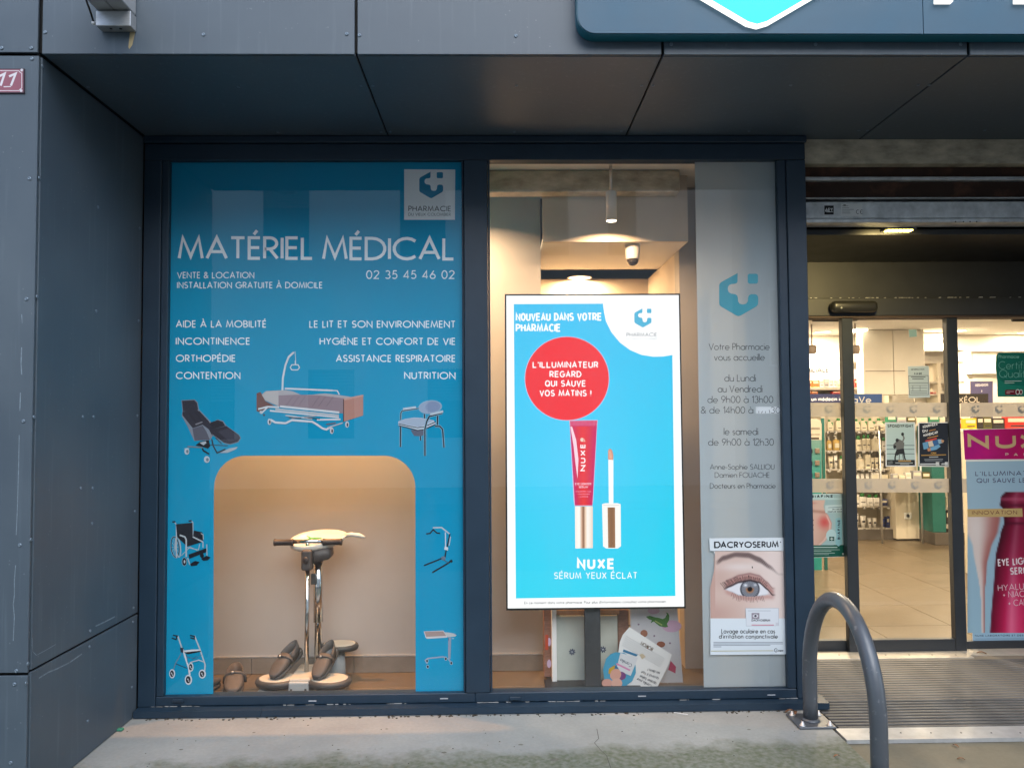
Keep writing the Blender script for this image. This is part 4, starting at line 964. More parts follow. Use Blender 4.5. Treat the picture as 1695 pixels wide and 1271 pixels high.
# overbed table
p = pic('t').t(690, 1030, 14.13)
p.poly([(160, 205), (620, 185), (720, 320), (700, 348), (240, 378), (205, 350)], (226, 222, 222)).poly([(180, 212), (612, 200), (690, 310), (220, 335)], (176, 152, 148)).poly([(640, 225), (800, 235), (930, 290), (900, 325), (720, 340)], (200, 204, 206)).line([(740, 232), (900, 262)], 10, OUT)
p.poly([(735, 345), (805, 345), (785, 850), (730, 850)], (150, 164, 184)).line([(740, 350), (740, 420)], 12, (60, 80, 110)).line([(245, 960), (200, 880), (250, 838), (600, 800), (700, 815)], 34, (156, 176, 200)).line([(720, 830), (800, 930)], 30, (156, 176, 200)).ell(845, 370, 30, 14, (150, 190, 220))
for x, y in ((240, 895), (255, 1030), (678, 845), (805, 945)): p.ell(x, y, 32, 42, (190, 214, 228)).ell(x, y, 22, 32, Kb)
p.build('overbed_table_picture', M['ink'], vy)

# ------------------------------------------------------------------ frosted film with opening hours
M['frost'] = frost_mat('frosted_film', (206, 214, 218), .10, .5)
ff = empty('frosted_film', P(1235, 1137, YV), 'grey frosted film with opening hours and blue emblem on the right pane', 'window film')
prism_print([(1150, 268.5), (1284.5, 268), (1303.5, 1135), (1165, 1137)], YV, .0003).build('film_sheet', M['frost'], ff)
p = Print(YV - .0004); p.logo(1190.5, 452, 64.5, (66, 172, 192)); p.build('emblem', M['ink'], ff)
p = Print(YV - .0004); K = (60, 66, 74)
for s_, x0, x1, yb, h in (('Votre Pharmacie', 1173, 1274, 579.5, 11.5), ('vous accueille', 1182, 1266, 597, 11.5), ('du Lundi', 1199, 1251, 631.5, 12), ('au Vendredi', 1188, 1262, 649.5, 12), ('de 9h00 à 13h00', 1171, 1280, 667, 11.8), ('& de 14h00 à', 1160, 1247, 684.5, 11.8), ('le samedi', 1198, 1255, 720, 12), ('de 9h00 à 12h30', 1172, 1281, 737.5, 11.8)):
    p.text((x0, yb), (x1, yb), h, s_, .085, K, gap=.13)
for s_, x0, x1, yb, h in (('Anne-Sophie SALLIOU', 1175, 1282, 777, 9), ('Damien FOUACHE', 1183, 1274, 790.5, 9), ('Docteurs en Pharmacie', 1175, 1284, 808.5, 9)):
    p.text((x0, yb), (x1, yb), h, s_, .095, K, gap=.13)
p.base(0.0004).rect(1251, 673, 1292.5, 684.5, (236, 240, 244)); p.text((1253, 684), (1292, 684), 10.8, '19h30', .085, (70, 76, 84), gap=.13)
p.base(.0008).poly([(1251, 673), (1276, 673), (1276, 677), (1268, 680.5), (1251, 680)], (236, 240, 244))
p.build('opening_hours', M['ink'], ff)

# ------------------------------------------------------------------ eye care poster outside on the glass
YP = YG - .0012
dp = empty('eye_wash_poster', P(1238, 1083, YP), 'eye wash advert poster with a large eye stuck low on the frosted film', 'poster')
pts = [(1174, 890.5), (1298, 889.5), (1298.5, 911), (1300, 1023), (1302, 1082.5), (1176, 1083.5), (1175.5, 972), (1182, 944), (1186, 931), (1182, 913), (1175, 911), (1174.5, 900)]
prism_print(pts, YP, .0004).build('sheet', mat('poster_paper', (.72, .73, .73), .5), dp)
p = Print(YP - .00005)
def sstep(a, c, x):
    t = min(1, max(0, (x - a) / (c - a))); return t * t * (3 - 2 * t)
def mixc(a, c, t): return tuple(a[i] * (1 - t) + c[i] * t for i in range(3))
def curve(pts, x):
    if x <= pts[0][0]: return pts[0][1]
    for (xa, ya), (xb, yb) in zip(pts, pts[1:]):
        if x <= xb: t = (x - xa) / (xb - xa); t = t * t * (3 - 2 * t) * .4 + t * .6; return ya * (1 - t) + yb * t
    return pts[-1][1]
UP = [(225, 402), (262, 384), (320, 358), (390, 346), (450, 360), (500, 402), (535, 440)]
LO = [(225, 404), (270, 420), (320, 442), (390, 452), (450, 446), (500, 440), (535, 442)]
BR0 = [(178, 246), (220, 220), (300, 196), (380, 202), (450, 232), (520, 275), (575, 312)]
BR1 = [(178, 222), (220, 192), (300, 170), (380, 172), (450, 200), (520, 252), (575, 305)]
def eye(px, py):
    x, y = (px - 1140) * 3.85, (py - 870) * 3.85
    c = mixc((222, 196, 184), (236, 218, 210), sstep(300, 560, x))
    c = mixc(c, (196, 158, 146), .75 * sstep(420, 560, y) * (1 - sstep(150, 420, x)))
    c = mixc(c, (204, 170, 158), .6 * math.exp(-((x - 200) / 70) ** 2 - ((y - 330) / 90) ** 2))
    c = mixc(c, (238, 226, 222), .7 * math.exp(-((x - 330) / 130) ** 2 - ((y - 262) / 26) ** 2))
    u, l = curve(UP, x), curve(LO, x)
    inx = sstep(215, 250, x) * (1 - sstep(525, 560, x))
    c = mixc(c, (168, 112, 106), .75 * inx * math.exp(-((y - (u - 20)) / 20) ** 2))
    c = mixc(c, (120, 78, 78), .55 * inx * math.exp(-((y - (u - 42)) / 6) ** 2))
    c = mixc(c, (190, 140, 132), .6 * inx * math.exp(-((y - (l + 12)) / 16) ** 2))
    b0, b1 = curve(BR0, x), curve(BR1, x)
    if 170 < x < 600:
        k = sstep(b1 - 10, b1 + 8, y) * (1 - sstep(b0 - 10, b0 + 12, y)) * (1 - sstep(470, 585, x) * .75) * sstep(165, 200, x)
        k *= .72 + .28 * math.sin(x * .9 + y * .5) * math.sin(x * .37 - y * .8)
        c = mixc(c, (64, 48, 50), .92 * k)
    if 225 < x < 535 and u < y < l:
        w = mixc((206, 206, 212), (236, 236, 240), sstep(0, 14, y - u) * sstep(0, 10, l - y))
        w = mixc(w, (206, 160, 150), 1 - sstep(0, 40, 535 - x))
        r = math.hypot(x - 390, (y - 403) * 1.02)
        ir = mixc((150, 154, 162), (104, 108, 118), .5 + .5 * math.sin(math.atan2(y - 403, x - 390) * 26))
        ir = mixc(ir, (58, 60, 70), sstep(48, 62, r)); ir = mixc((178, 122, 82), ir, sstep(16, 34, r + (0 if y > 395 else 12)))
        ir = mixc((18, 16, 20), ir, sstep(13, 18, r))
        ir = mixc(ir, (240, 244, 248), math.exp(-((x - 362) / 12) ** 2 - ((y - 378) / 9) ** 2) + .8 * math.exp(-((x - 424) / 10) ** 2 - ((y - 376) / 8) ** 2))
        w = mixc(ir, w, sstep(60, 65, r))
        c = mixc(w, (80, 60, 64), .7 * (1 - sstep(0, 10, y - u)))
    c = mixc(c, (46, 32, 36), .9 * inx * math.exp(-((y - u) / 5.5) ** 2))
    return tuple(max(0, min(255, v)) for v in c)
p.paint(1183.5, 911.5, 1299.2, 1023, eye, 120, 110)
p.poly([(1183.6, 911.5), (1184, 911.5), (1184, 1023), (1176, 1023), (1175.6, 972), (1182, 944)], (204, 168, 156))
p.t(1140, 870, 3.85); random.seed(5)
for k in range(34):
    t = k / 33; x = 228 + 262 * t; y = curve(UP, x) - 2; l = (46 - 16 * t) * random.uniform(.75, 1.1); dx = -30 * (1 - t) + 16 * t + random.uniform(-5, 5)
    p.line([(x, y), (x + dx * .45, y - l * .42), (x + dx, y - l * .72 - 3)], 3.0, (52, 38, 42)); p.k -= p.STEP
for k in range(20):
    t = k / 19; x = 280 + 190 * t; y = curve(LO, x); p.line([(x, y), (x - 10 + 22 * t, y + random.uniform(22, 40))], 2.4, (112, 84, 84)); p.k -= p.STEP
p.up(); p.line([(404, 258), (407, 270)], 6, (10, 10, 12))
p.t()
p.base(.0030).poly([(1174, 890.5), (1298, 889.5), (1298.5, 911), (1175, 911.5)], (228, 236, 240)).poly([(1176, 1023.5), (1300.2, 1023), (1302, 1082.5), (1176, 1083.5)], (226, 236, 242))
p.text((1182, 907), (1289, 906), 10.8, 'DACRYOSERUM', .2, (20, 22, 32), gap=.16).poly([(1182, 907), (1182, 896), (1190, 896), (1193, 900), (1193, 903), (1189, 907)], (20, 22, 32)).poly([(1184.5, 905), (1184.5, 898), (1189, 898), (1190.6, 901), (1190.6, 902.5), (1188, 905)], (228, 236, 240)).ell(1292, 897, 1, 1, (60, 60, 70))
p.base(.0034).poly([(1234, 1006), (1289, 1006), (1289.5, 1035.5), (1235, 1036)], (190, 198, 208)).poly([(1234.6, 1006.6), (1288.4, 1006.6), (1288.8, 1034.8), (1235.6, 1035.4)], (226, 232, 238)).rect(1244, 1014, 1257, 1024, (156, 148, 158)).ell(1250.5, 1019, 4.5, 3, (226, 226, 232)).ell(1250.5, 1019, 2, 2, (70, 70, 84)).text((1244, 1028), (1275, 1028), 3.6, 'DACRYOSERUM', .2, (50, 50, 64)).line([(1244, 1034), (1281, 1034)], 1.4, (214, 130, 150)).rect(1284, 1030, 1289, 1035.5, (210, 214, 222)).line([(1238, 1010.5), (1276, 1010.5)], .6, (160, 168, 178))
p.text((1194, 1048), (1283, 1048), 7.8, 'Lavage oculaire en cas', .125, (16, 20, 30), gap=.24).text((1190, 1056.5), (1287.5, 1056.5), 7.6, "d'irritation conjonctivale", .125, (16, 20, 30), gap=.24)
for y in (1062.5, 1065, 1067.4, 1070): p.line([(1181, y), (1296 if y < 1067 else (1275 if y < 1069 else 1194), y)], 1.0, (150, 160, 172))
p.line([(1177, 1077), (1280, 1076.4)], 1.0, (196, 190, 140)).line(arc(1285, 1075.5, 3.2, 3, 80, 280), .8, (30, 40, 60)).text((1285, 1077.5), (1297, 1077.5), 3.4, 'Cooper', .14, (40, 50, 70))
p.build('print', M['ink'], dp)

# ------------------------------------------------------------------ lit advert screen behind the second pane
YS = 4.36
scn = empty('advert_screen', P(985, 1140, YS), 'tall lit advert screen showing a red tube on cyan behind the right pane', 'screen')
a_, c_ = P(835.5, 1009, YS), P(1130.5, 486.5, YS)
bz = [(835.5, 487), (1125.8, 486), (1135, 1006.5), (838, 1010)]
prism_print(bz, YS, .055).build('bezel', mat('black_bezel', (.01, .01, .011), .3), scn)
M['scr'] = print_mat('screen_picture', emission=.47, rough=.2)
Wq = (255, 255, 255)
p = Print(YS - .0012); p.poly([(838, 489.5), (1123.5, 488.5), (1132.5, 1003.5), (840.5, 1006.5)], Wq)
def cy(u, v): return (118 - 95 * u - 20 * v, 205 - 8 * u + 6 * v, 246 - 6 * u)
def cy2(u, v):
    k = max(0, 1 - math.hypot(u - .32, (v - .55) * 1.2) * 1.15); q = (44 - 30 * v, 188 + 24 * v, 236)
    return tuple(q[i] * (1 - .55 * k) + (118, 208, 255)[i] * .55 * k for i in range(3))
p.grad([(850.5, 503.5), (1112, 502), (1118, 986), (854, 990)], cy2, 10, 16)
cw = [(997.5, 499)] + [(997.5 + 2, 515), (1003, 532), (1012, 550), (1026, 567), (1043, 579.5), (1062, 587.5), (1082, 590.5), (1098, 590), (1116, 587), (1120, 499)]
p.poly(cw, Wq)
p.text((853.5, 531.5), (996.5, 531), 13.5, 'NOUVEAU DANS VOTRE', .2, Wq, gap=.2, even=.9).text((853.5, 549.5), (928.5, 549.3), 13.5, 'PHARMACIE', .2, Wq, gap=.2, even=.9)
p.logo(1050, 510.5, 28.4, (72, 178, 214)).text((1037, 557.3), (1087.5, 557.3), 6.6, 'PHARMACIE', .12, (110, 116, 124)).text((1037, 562.6), (1088, 562.6), 3.2, 'DU VIEUX COLOMBIER', .12, (190, 196, 204))
p.ell(938.5, 626.5, 70.3, 69.8, (205, 190, 225), 56).ell(938.5, 626.5, 69.2, 68.8, (240, 34, 42), 56)
for s_, x0, x1, yb in (("L'ILLUMINATEUR", 881.5, 990.5, 609), ('REGARD', 909.5, 962.5, 624.6), ('QUI SAUVE', 902, 970, 640), ('VOS MATINS !', 893, 979, 656)): p.text((x0, yb), (x1, yb), 10.7, s_, .18, Wq, gap=.22, even=.7)
# tube and applicator
p.t(820, 680, 3.7375)
def redg(u, v): k = abs(u - .5) * 2; return (236 - 40 * k, 28 + 20 * (1 - k), 52 + 60 * k * k)
p.poly([(456, 58), (634, 56), (630, 96), (605, 560), (600, 588), (490, 588), (484, 560), (460, 96)], (214, 190, 222))
p.grad([(462, 92), (628, 92), (600, 584), (492, 584)], redg, 8, 8).grad([(460, 62), (630, 60), (627, 96), (463, 96)], lambda u, v: (206, 40, 92), 1, 1)
for k in range(20): p.line([(464 + k * 8.4, 64), (466 + k * 8.2, 92)], 2.4, (236, 130, 170))
p.poly([(464, 98), (475, 98), (500, 180), (514, 300), (508, 420), (496, 330), (484, 220)], (252, 214, 226)).poly([(600, 110), (622, 100), (604, 420), (596, 420)], (206, 18, 92))
p.text((557, 372), (557, 205), 31, 'NUXE', .2, Wq, gap=.35).ell(535, 178, 10, 12, (240, 210, 190)).line([(546, 170), (554, 185), (546, 190)], 3, (240, 210, 190)).line([(536, 188), (558, 188)], 3, (240, 210, 190))
p.text((494, 458), (593, 458), 14, 'EYE LIGHTER', .2, (250, 200, 214)).text((515, 477), (573, 477), 13, 'SERUM', .2, (250, 200, 214)).text((496, 502), (592, 502), 8, 'HYALURONIC ACID', .18, (246, 150, 176)).text((504, 518), (584, 518), 8, '+ NIACINAMIDE', .18, (246, 150, 176)).text((512, 534), (574, 534), 8, '+ CAFFEINE', .18, (246, 150, 176))
def gold(u, v):
    st = [(0, (252, 240, 228)), (.25, (255, 252, 246)), (.38, (214, 170, 140)), (.48, (120, 78, 54)), (.56, (236, 200, 170)), (.7, (255, 250, 244)), (1, (236, 216, 200))]
    for (a, ca), (c, cc) in zip(st, st[1:]):
        if a <= u <= c: t = (u - a) / (c - a); return tuple(ca[i] * (1 - t) + cc[i] * t for i in range(3))
p.grad([(492, 590), (603, 590), (603, 848), (494, 850)], gold, 16, 1)
p.poly([(699, 300), (730, 300), (730, 585), (702, 585)], (255, 255, 255)).poly([(697, 300), (697, 245), (708, 232), (722, 242), (730, 275), (728, 304)], (212, 146, 118)).poly([(702, 250), (712, 244), (722, 275), (720, 298), (704, 296)], (230, 170, 140))
p.poly([(660, 576), (680, 570), (755, 570), (775, 576), (777, 836), (757, 850), (685, 850), (666, 836)], (252, 248, 244)).grad([(694, 596), (740, 596), (742, 846), (698, 846)], lambda u, v: (168 - 30 * math.sin(3 * u), 122 - 26 * math.sin(3 * u), 84 - 20 * math.sin(3 * u)), 6, 1).line([(668, 582), (766, 582)], 3, (210, 204, 200))
p.t()
p.text((955, 941.7), (1017.5, 941.7), 18, 'NUXE', .22, Wq, gap=.36, even=.6).text((917, 957.8), (1055, 957.3), 11, 'SÉRUM YEUX ÉCLAT', .12, Wq, gap=.3, even=.6)
p.text((868, 999.6), (1103, 997.2), 4.6, "En ce moment dans votre pharmacie. Pour plus d'informations, consultez votre pharmacien.", .13, (70, 74, 80), gap=.18)
p.build('picture', M['scr'], scn)
x0, x1 = P(967, 1080, YS + .06).x, P(993, 1080, YS + .06).x; zz = P(980, 1000, YS).z
b = MB(); b.box(x0, x1, YS + .02, YS + .054, .012, zz, bev=.003); b.build('stand_post', mat('grey_black_post', (.035, .037, .04), .55, var=.2, scale=30), scn)
b = MB(); b.box(x0 - .22, x1 + .22, YS - .04, YS + .16, .001, .011, bev=.002); b.build('stand_foot', M['black'], scn)
# ------------------------------------------------------------------ transfer aid in the first display
TY = 4.43
tx = P(516, 1100, TY).x
def Zp(y, Y=TY, x=516): return P(x, y, Y).z
def Xp(x, y=1000, Y=TY): return P(x, y, Y).x
pt = empty('patient_turner', (tx, TY, 0), 'chrome standing transfer aid with black grips and round footplates in the display', 'transfer aid')
M['gripm'] = mat('dark_brown_rubber', (.035, .026, .022), .55, bump=.1, bscale=200)
M['greyplast'] = mat('grey_plastic', (.36, .38, .38), .45)
M['darkplast'] = mat('dark_grey_plastic', (.075, .062, .055), .5, var=.1, scale=30)
M['padtop'] = mat('beige_pad', (.46, .42, .35), .6, var=.05, scale=20)
M['padrim'] = mat('dark_pad_rim', (.05, .047, .045), .5)
zf = Zp(1112)
b = MB(); b.tube([(Xp(507.5, 1050), TY, .10), (Xp(509, 930), TY, Zp(938))], .0125, 18); b.build('front_pole', M['chrome'], pt)
b = MB(); b.tube([(Xp(522), TY + .07, .10), (Xp(522), TY + .07, Zp(925))], .021, 18); b.build('rear_pole', M['chrome'], pt)
b = MB(); b.tube([(Xp(522), TY + .07, Zp(1034)), (Xp(522), TY + .07, Zp(925))], .0275, 18); b.build('rear_sleeve', M['chrome'], pt)
b = MB(); b.tube([(Xp(508.5), TY, Zp(940)), (Xp(508.5), TY, Zp(898))], .011, 14); b.tube([(Xp(484), TY, Zp(896)), (Xp(538), TY, Zp(896))], .0125, 14); b.build('handle_bar', M['chrome'], pt)
for x0, x1 in ((453, 485), (534, 566)):
    b = MB(); xa, xb = Xp(x0), Xp(x1); z_ = Zp(897)
    b.lathe((xa, TY, z_), [(.010, 0), (.0195, .001), (.0195, .008), (.0175, .012), (.0165, (xb - xa) / 2), (.0175, xb - xa - .012), (.0195, xb - xa - .008), (.0195, xb - xa - .001), (.010, xb - xa)], n=18, axis='X'); b.build('grip', M['gripm'], pt)
b = MB(); b.box(Xp(500), Xp(517.5), TY - .036, TY + .03, Zp(943), Zp(908), bev=.014, seg=3); b.build('clamp_housing', M['darkplast'], pt)
b = MB(); b.loft([[(Xp(x_), TY + .005, Zp(zt__)), (Xp(x_), TY + .10, Zp(zt__)), (Xp(x_), TY + .105, Zp(zb__)), (Xp(x_), TY, Zp(zb__))] for x_, zt__, zb__ in ((512, 910, 934), (522, 907, 932), (534, 908, 928), (543, 909, 926), (545.5, 912, 922))]); b.build('clamp_arm', M['darkplast'], pt)
b = MB(); b.lathe((Xp(508.5), TY - .045, Zp(925)), [(.015, .012), (.015, .004), (.010, .0)], n=18, axis='Y', sy=1.3); b.build('clamp_knob', M['gripm'], pt)
b = MB(); b.box(Xp(512.5), Xp(521), TY + .025, TY + .045, Zp(969), Zp(951), bev=.003); b.build('release_lever', M['padrim'], pt)
# base: hub, footplates and feet
b = MB(); b.box(Xp(487), Xp(522), TY - .12, TY + .14, .075, .098, bev=.01, seg=2); b.build('base_plate', M['padtop'], pt)
b = MB(); b.box(Xp(488), Xp(521), TY - .135, TY - .115, .022, .085, bev=.012, seg=3); b.build('front_hub', M['greyplast'], pt)
b = MB()
for x in (493, 516):
    b = MB(); b.lathe((Xp(x), TY - .1355, .045), [(.006, .001), (.006, -.0015), (.003, -.002)], n=12, axis='Y'); b.build('hub_screw', M['padrim'], pt)
fp = [(Xp(465), TY - .06), (Xp(551), TY - .08), (Xp(480), TY + .14), (Xp(560), TY + .12)]
for i, (x, y) in enumerate(fp):
    zt_ = .085
    if i >= 2: continue
    b = MB(); b.lathe((x, y, zt_), [(.085, -.040), (.112, -.034), (.12, -.016), (.114, -.001), (.10, .002)], n=36, sx=1.0, sy=.8); b.build('footplate_rim', M['padrim'], pt)
    b = MB(); b.lathe((x, y, zt_), [(.099, -.005), (.099, .0035), (.09, .0055)], n=36, sx=1.0, sy=.8); b.build('footplate_pad', M['padtop'], pt)
for x in (449, 553):
    b = MB(); b.lathe((Xp(x), TY - .09, 0), [(.05, 0.001), (.052, .02), (.04, .03), (.025, .048)], n=24); b.build('foot', M['greyplast'], pt)
b = MB(); q = P(562, 1075, TY + .16); b.lathe((q.x, TY + .16, .19), [(.05, -.02), (.105, -.016), (.11, .0), (.104, .012), (.09, .014)], n=30, sy=.75); b.build('rear_footplate', M['padrim'], pt)
b = MB(); b.lathe((q.x, TY + .16, .19), [(.091, .0), (.091, .0165), (.08, .018)], n=30, sy=.75); b.build('rear_pad', M['padtop'], pt)
b = MB(); b.lathe((q.x - .02, TY + .16, 0), [(.06, .001), (.055, .06), (.05, .169)], n=20); b.build('rear_stand', M['greyplast'], pt)
# shallow white basin with handle resting behind the bar
bp_ = empty('bedpan', P(530, 905, TY + .10), 'white plastic bedpan with long handle lying on top of the transfer aid', 'bedpan')
zb2 = Zp(912); bx, by = Xp(520), TY + .085
M['cream'] = mat('cream_plastic', (.72, .68, .60), .35)
def pan(k, inner=False):
    rings = []
    for s_, h in ((.72, .0), (.92, .018), (1.0, .040), (.97, .043), (.86, .034), (.70, .016)):
        ring = []
        for i in range(28):
            t = 2 * math.pi * i / 28; x = .165 * math.cos(t) * s_; y = .10 * math.sin(t) * s_ * (1.0 - .18 * math.cos(t))
            tilt = .10 * (x + .05) + .30 * y
            ring.append((bx + x, by + y, zb2 + .012 + h * 1.1 + tilt))
        rings.append(ring)
    return rings
b = MB(); b.loft(pan(1)); b.build('bowl', M['cream'], bp_)
b = MB(); hx = bx + .16
b.tube([(hx - .008, by, zb2 + .072), (hx + .03, by, zb2 + .078), (hx + .075, by, zb2 + .072), (hx + .107, by, zb2 + .060)], [.013, .012, .013, .007], 12); b.build('handle', M['cream'], bp_)
b = MB(); b.tube([(bx - .055, by - .03, zb2 + .058), (bx - .03, by - .02, zb2 + .060), (bx, by - .025, zb2 + .062), (bx + .03, by - .03, zb2 + .064)], [.002, .006, .005, .002], 8); b.tube([(bx - .06, by - .01, zb2 + .074), (bx - .035, by - .02, zb2 + .062)], [.002, .005], 8); 
b.build('green_label', mat('green_label', (.10, .42, .10), .5), bp_)

# slip-on medical shoes: sole, upper with toe cap and raised heel rim, inner lining, strap
M['shoe'] = mat('grey_brown_shoe', (.085, .072, .064), .65, var=.15, scale=30, bump=.15, bscale=250)
M['lining'] = mat('shoe_lining', (.17, .18, .19), .8)
M['sole'] = mat('shoe_sole', (.05, .045, .042), .7)
def shoe_parts():
    out = []; L_ = .25
    def W(t): return (.050 - .012 * t) * math.sqrt(max(.02, 1 - (1 - min(1, (t + .02) / .34)) ** 2)) * math.sqrt(max(.05, 1 - max(0, (t - .80) / .21) ** 2))
    def ring(t, z0, z1, k=1.0, n=16, flat=False):
        y = -L_ / 2 + t * L_; w = W(t) * k; pts = []
        for i in range(n):
            a = 2 * math.pi * i / n
            cx, sz = math.cos(a), math.sin(a)
            x = w * (abs(cx) ** .7) * (1 if cx > 0 else -1)
            z = z0 + (z1 - z0) * (.5 + .5 * (abs(sz) ** .8) * (1 if sz > 0 else -1))
            pts.append((x, y, z))
        return pts
    b = MB(); b.loft([ring(t, 0, .022 + .012 * t, 1.03) for t in [k / 12 for k in range(13)]]); out.append(('sole', b.mesh(), 'sole'))
    top = lambda t: .040 + .046 * math.sin(math.pi * min(1, t * 1.5) * .5)
    b = MB(); b.loft([ring(t, .02, top(t), 1.0) for t in [.0, .03, .07, .13, .2, .3, .4, .5, .56]]); out.append(('toe_upper', b.mesh(), 'shoe'))
    # heel counter: an open wall round the back
    b = MB(); prof = []
    for k in range(17):
        a = math.pi * (k / 16); s_ = math.sin(a)
        t = .56 + .40 * s_; x = math.cos(a) * W(.7) * (1.0 if s_ < .9 else .96)
        prof.append((x, -L_ / 2 + t * L_, .078 + .020 * s_))
    inn = [(x * .86, y - .006 * math.sin(math.pi * k / 16), z) for k, (x, y, z) in enumerate(prof)]
    rings = [[(x, y, .02), (x, y, z), (xi, yi, zi), (xi, yi, .03)] for (x, y, z), (xi, yi, zi) in zip(prof, inn)]
    b.loft(rings); out.append(('heel_counter', b.mesh(), 'shoe'))
    b = MB(); b.loft([[(W(t) * .84 * math.cos(a), -L_ / 2 + t * L_, .036 + .002 * math.sin(a)) for a in (2 * math.pi * i / 10 for i in range(10))] for t in (.45, .6, .75, .88, .93)]); out.append(('insole', b.mesh(), 'lining'))
    b = MB(); b.tube([(-.049, .005, .03), (-.047, -.004, .062), (-.025, -.012, .083), (0, -.014, .087), (.03, -.010, .08), (.05, .0, .06), (.052, .004, .03)], .007, 8); out.append(('strap', b.mesh(), 'shoe'))
    b = MB(); b.box(-.012, -.002, -.028, -.016, .084, .094, bev=.002); out.append(('buckle', b.mesh(), 'alu'))
    return out
SP = shoe_parts()
for n_, me, k in SP: me.name = n_; me.materials.append(M[k])
def shoe(loc, rz, label, rx=0.0, sc=1.0):
    e = empty('slip_on_shoe', loc, label, 'shoe', 'medical shoes in the display')
    e.rotation_euler = (R(rx), 0, R(rz)); e.scale = (sc, sc, sc)
    for n_, me, k in SP:
        o = bpy.data.objects.new(n_, me); COL.objects.link(o); o.parent = e
q = P(478, 1112, TY - .04); shoe((q.x - .012, TY - .012, .132), -30, 'dark slip-on shoe on the left footplate of the transfer aid', rx=24, sc=.95)
q = P(539, 1108, TY - .04); shoe((q.x, TY - .02, .132), -16, 'dark slip-on shoe on the right footplate of the transfer aid', rx=24, sc=.95)
q = G(392, 1136, .0); shoe((q.x, TY + .02, .002), 14, 'brown shoe standing alone on the tiled display floor', rx=0, sc=1.12)
q = G(358, 1138, .0); shoe((q.x - .04, TY - .03, .002), 165, 'shoe half hidden behind the blue vinyl at the left edge of the display floor', rx=0, sc=1.0)

# ------------------------------------------------------------------ boxes and leaflets under the screen
YB = 4.50
bx1 = empty('cardboard_display', P(930, 1136, YB), 'pale green cardboard display with blue flower prints under the screen', 'display stand')
M['card'] = mat('pale_card', (.46, .49, .44), .7, var=.06, scale=10)
M['cardedge'] = mat('brown_card_edge', (.26, .14, .10), .7, var=.25, scale=30, stretch=(1, 1, 8))
def pxb(x0, y0, x1, y1, Y0, Y1, bev=.002):
    a = P(x0, y1, Y0); c = P(x1, y0, Y0); bb = MB(); bb.box(a.x, c.x, Y0, Y1, max(a.z, .002), c.z, bev=bev); return bb
pxb(922, 1018, 1022, 1141, YB, YB + .10).build('front_panel', M['card'], bx1)
pxb(914, 1008, 921, 1141, YB - .02, YB + .12).build('side_panel', M['white'], bx1)
pxb(901, 1008, 913, 1120, YB + .02, YB + .12).build('stacked_leaflets', M['cardedge'], bx1)
pxb(918, 1008, 1025, 1017.5, YB + .01, YB + .10).build('wooden_top', mat('warm_wood', (.45, .25, .12), .5, var=.2, scale=20), bx1)
p = Print(YB - .0008)
for cx, cy_ in ((947, 1078.5), (998, 1074.5)):
    for k in range(8):
        a = R(45 * k + 10); p.line([(cx + 1.5 * math.cos(a), cy_ + 1.5 * math.sin(a)), (cx + 5.5 * math.cos(a), cy_ + 5.5 * math.sin(a))], 1.8, (24, 44, 92))
    p.ell(cx, cy_, 1.6, 1.6, (200, 208, 210))
tag(p.build('flower_print', M['inkmatt'], bx1), kind='stuff')
p = Print(YB - .0205 - .02)
for x, y in ((909, 1062), (909, 1098)): p.ell(x, y, 3.5, 7, (206, 176, 200))
p.line([(905, 1050), (905, 1075)], 5, (196, 74, 40))
tag(p.build('leaflet_print', M['inkmatt'], bx1), kind='stuff')
b = MB(); b.box(P(1024, 1060, YB).x, P(1042, 1060, YB).x, YB + .02, YB + .12, .002, P(1030, 1010, YB).z, bev=.002)
tag(b.build('brown_box', M['cardedge']), 'narrow brown cardboard box between the pale stand and the crocodile board', 'box')
YC = 4.47
cb = empty('crocodile_board', P(1085, 1137, YC), 'pale board with a green crocodile print leaning under the right end of the screen', 'display board')
prism_print([(1043, 1004), (1121, 1002), (1131, 1136), (1046, 1137)], YC, .006).build('board', mat('lilac_board', (.50, .50, .52), .6, var=.04), cb)
p = Print(YC - .0008)
p.ell(1112, 1036, 16, 10, (214, 178, 204)).ell(1082, 1010, 10, 6, (206, 176, 196))
p.poly([(1069, 1020), (1076, 1018.5), (1084, 1021), (1090, 1022), (1097, 1024), (1101, 1022), (1104, 1016), (1102, 1013), (1106, 1014.5), (1108, 1019), (1107.5, 1026), (1104, 1032), (1106, 1037), (1101, 1038), (1092, 1036), (1088, 1033), (1082, 1028), (1077, 1031), (1076, 1033.5), (1079, 1026), (1074, 1024.5)], (70, 132, 52))
p.line([(1084, 1027), (1096, 1034)], 2, (170, 190, 110)).ell(1079, 1020.5, 1, 1, (20, 30, 20))
p.poly([(1110, 1093), (1119, 1103), (1118, 1114), (1106, 1108)], (190, 60, 100)).ell(1066, 1048, 6, 6, (168, 110, 84)).ell(1094, 1066, 7, 5, (150, 84, 56))
for x, y in ((1057, 1033), (1083, 1052), (1109, 1064)): p.ell(x, y, 1.6, 1.6, (140, 120, 140))
tag(p.build('board_print', M['inkmatt'], cb), kind='stuff')
YL = 4.40
lf = empty('leaflet_fan', P(1055, 1137, YL), 'white leaflet lying upside down with handwriting in front of the boards', 'leaflet')
prism_print([(1042, 1037.5), (1112, 1083), (1106, 1101), (1088, 1137), (1040, 1137), (1019, 1110), (1026, 1062), (1031, 1050)], YL, .001).build('sheet', mat('leaflet_paper', (.70, .70, .68), .6), lf)
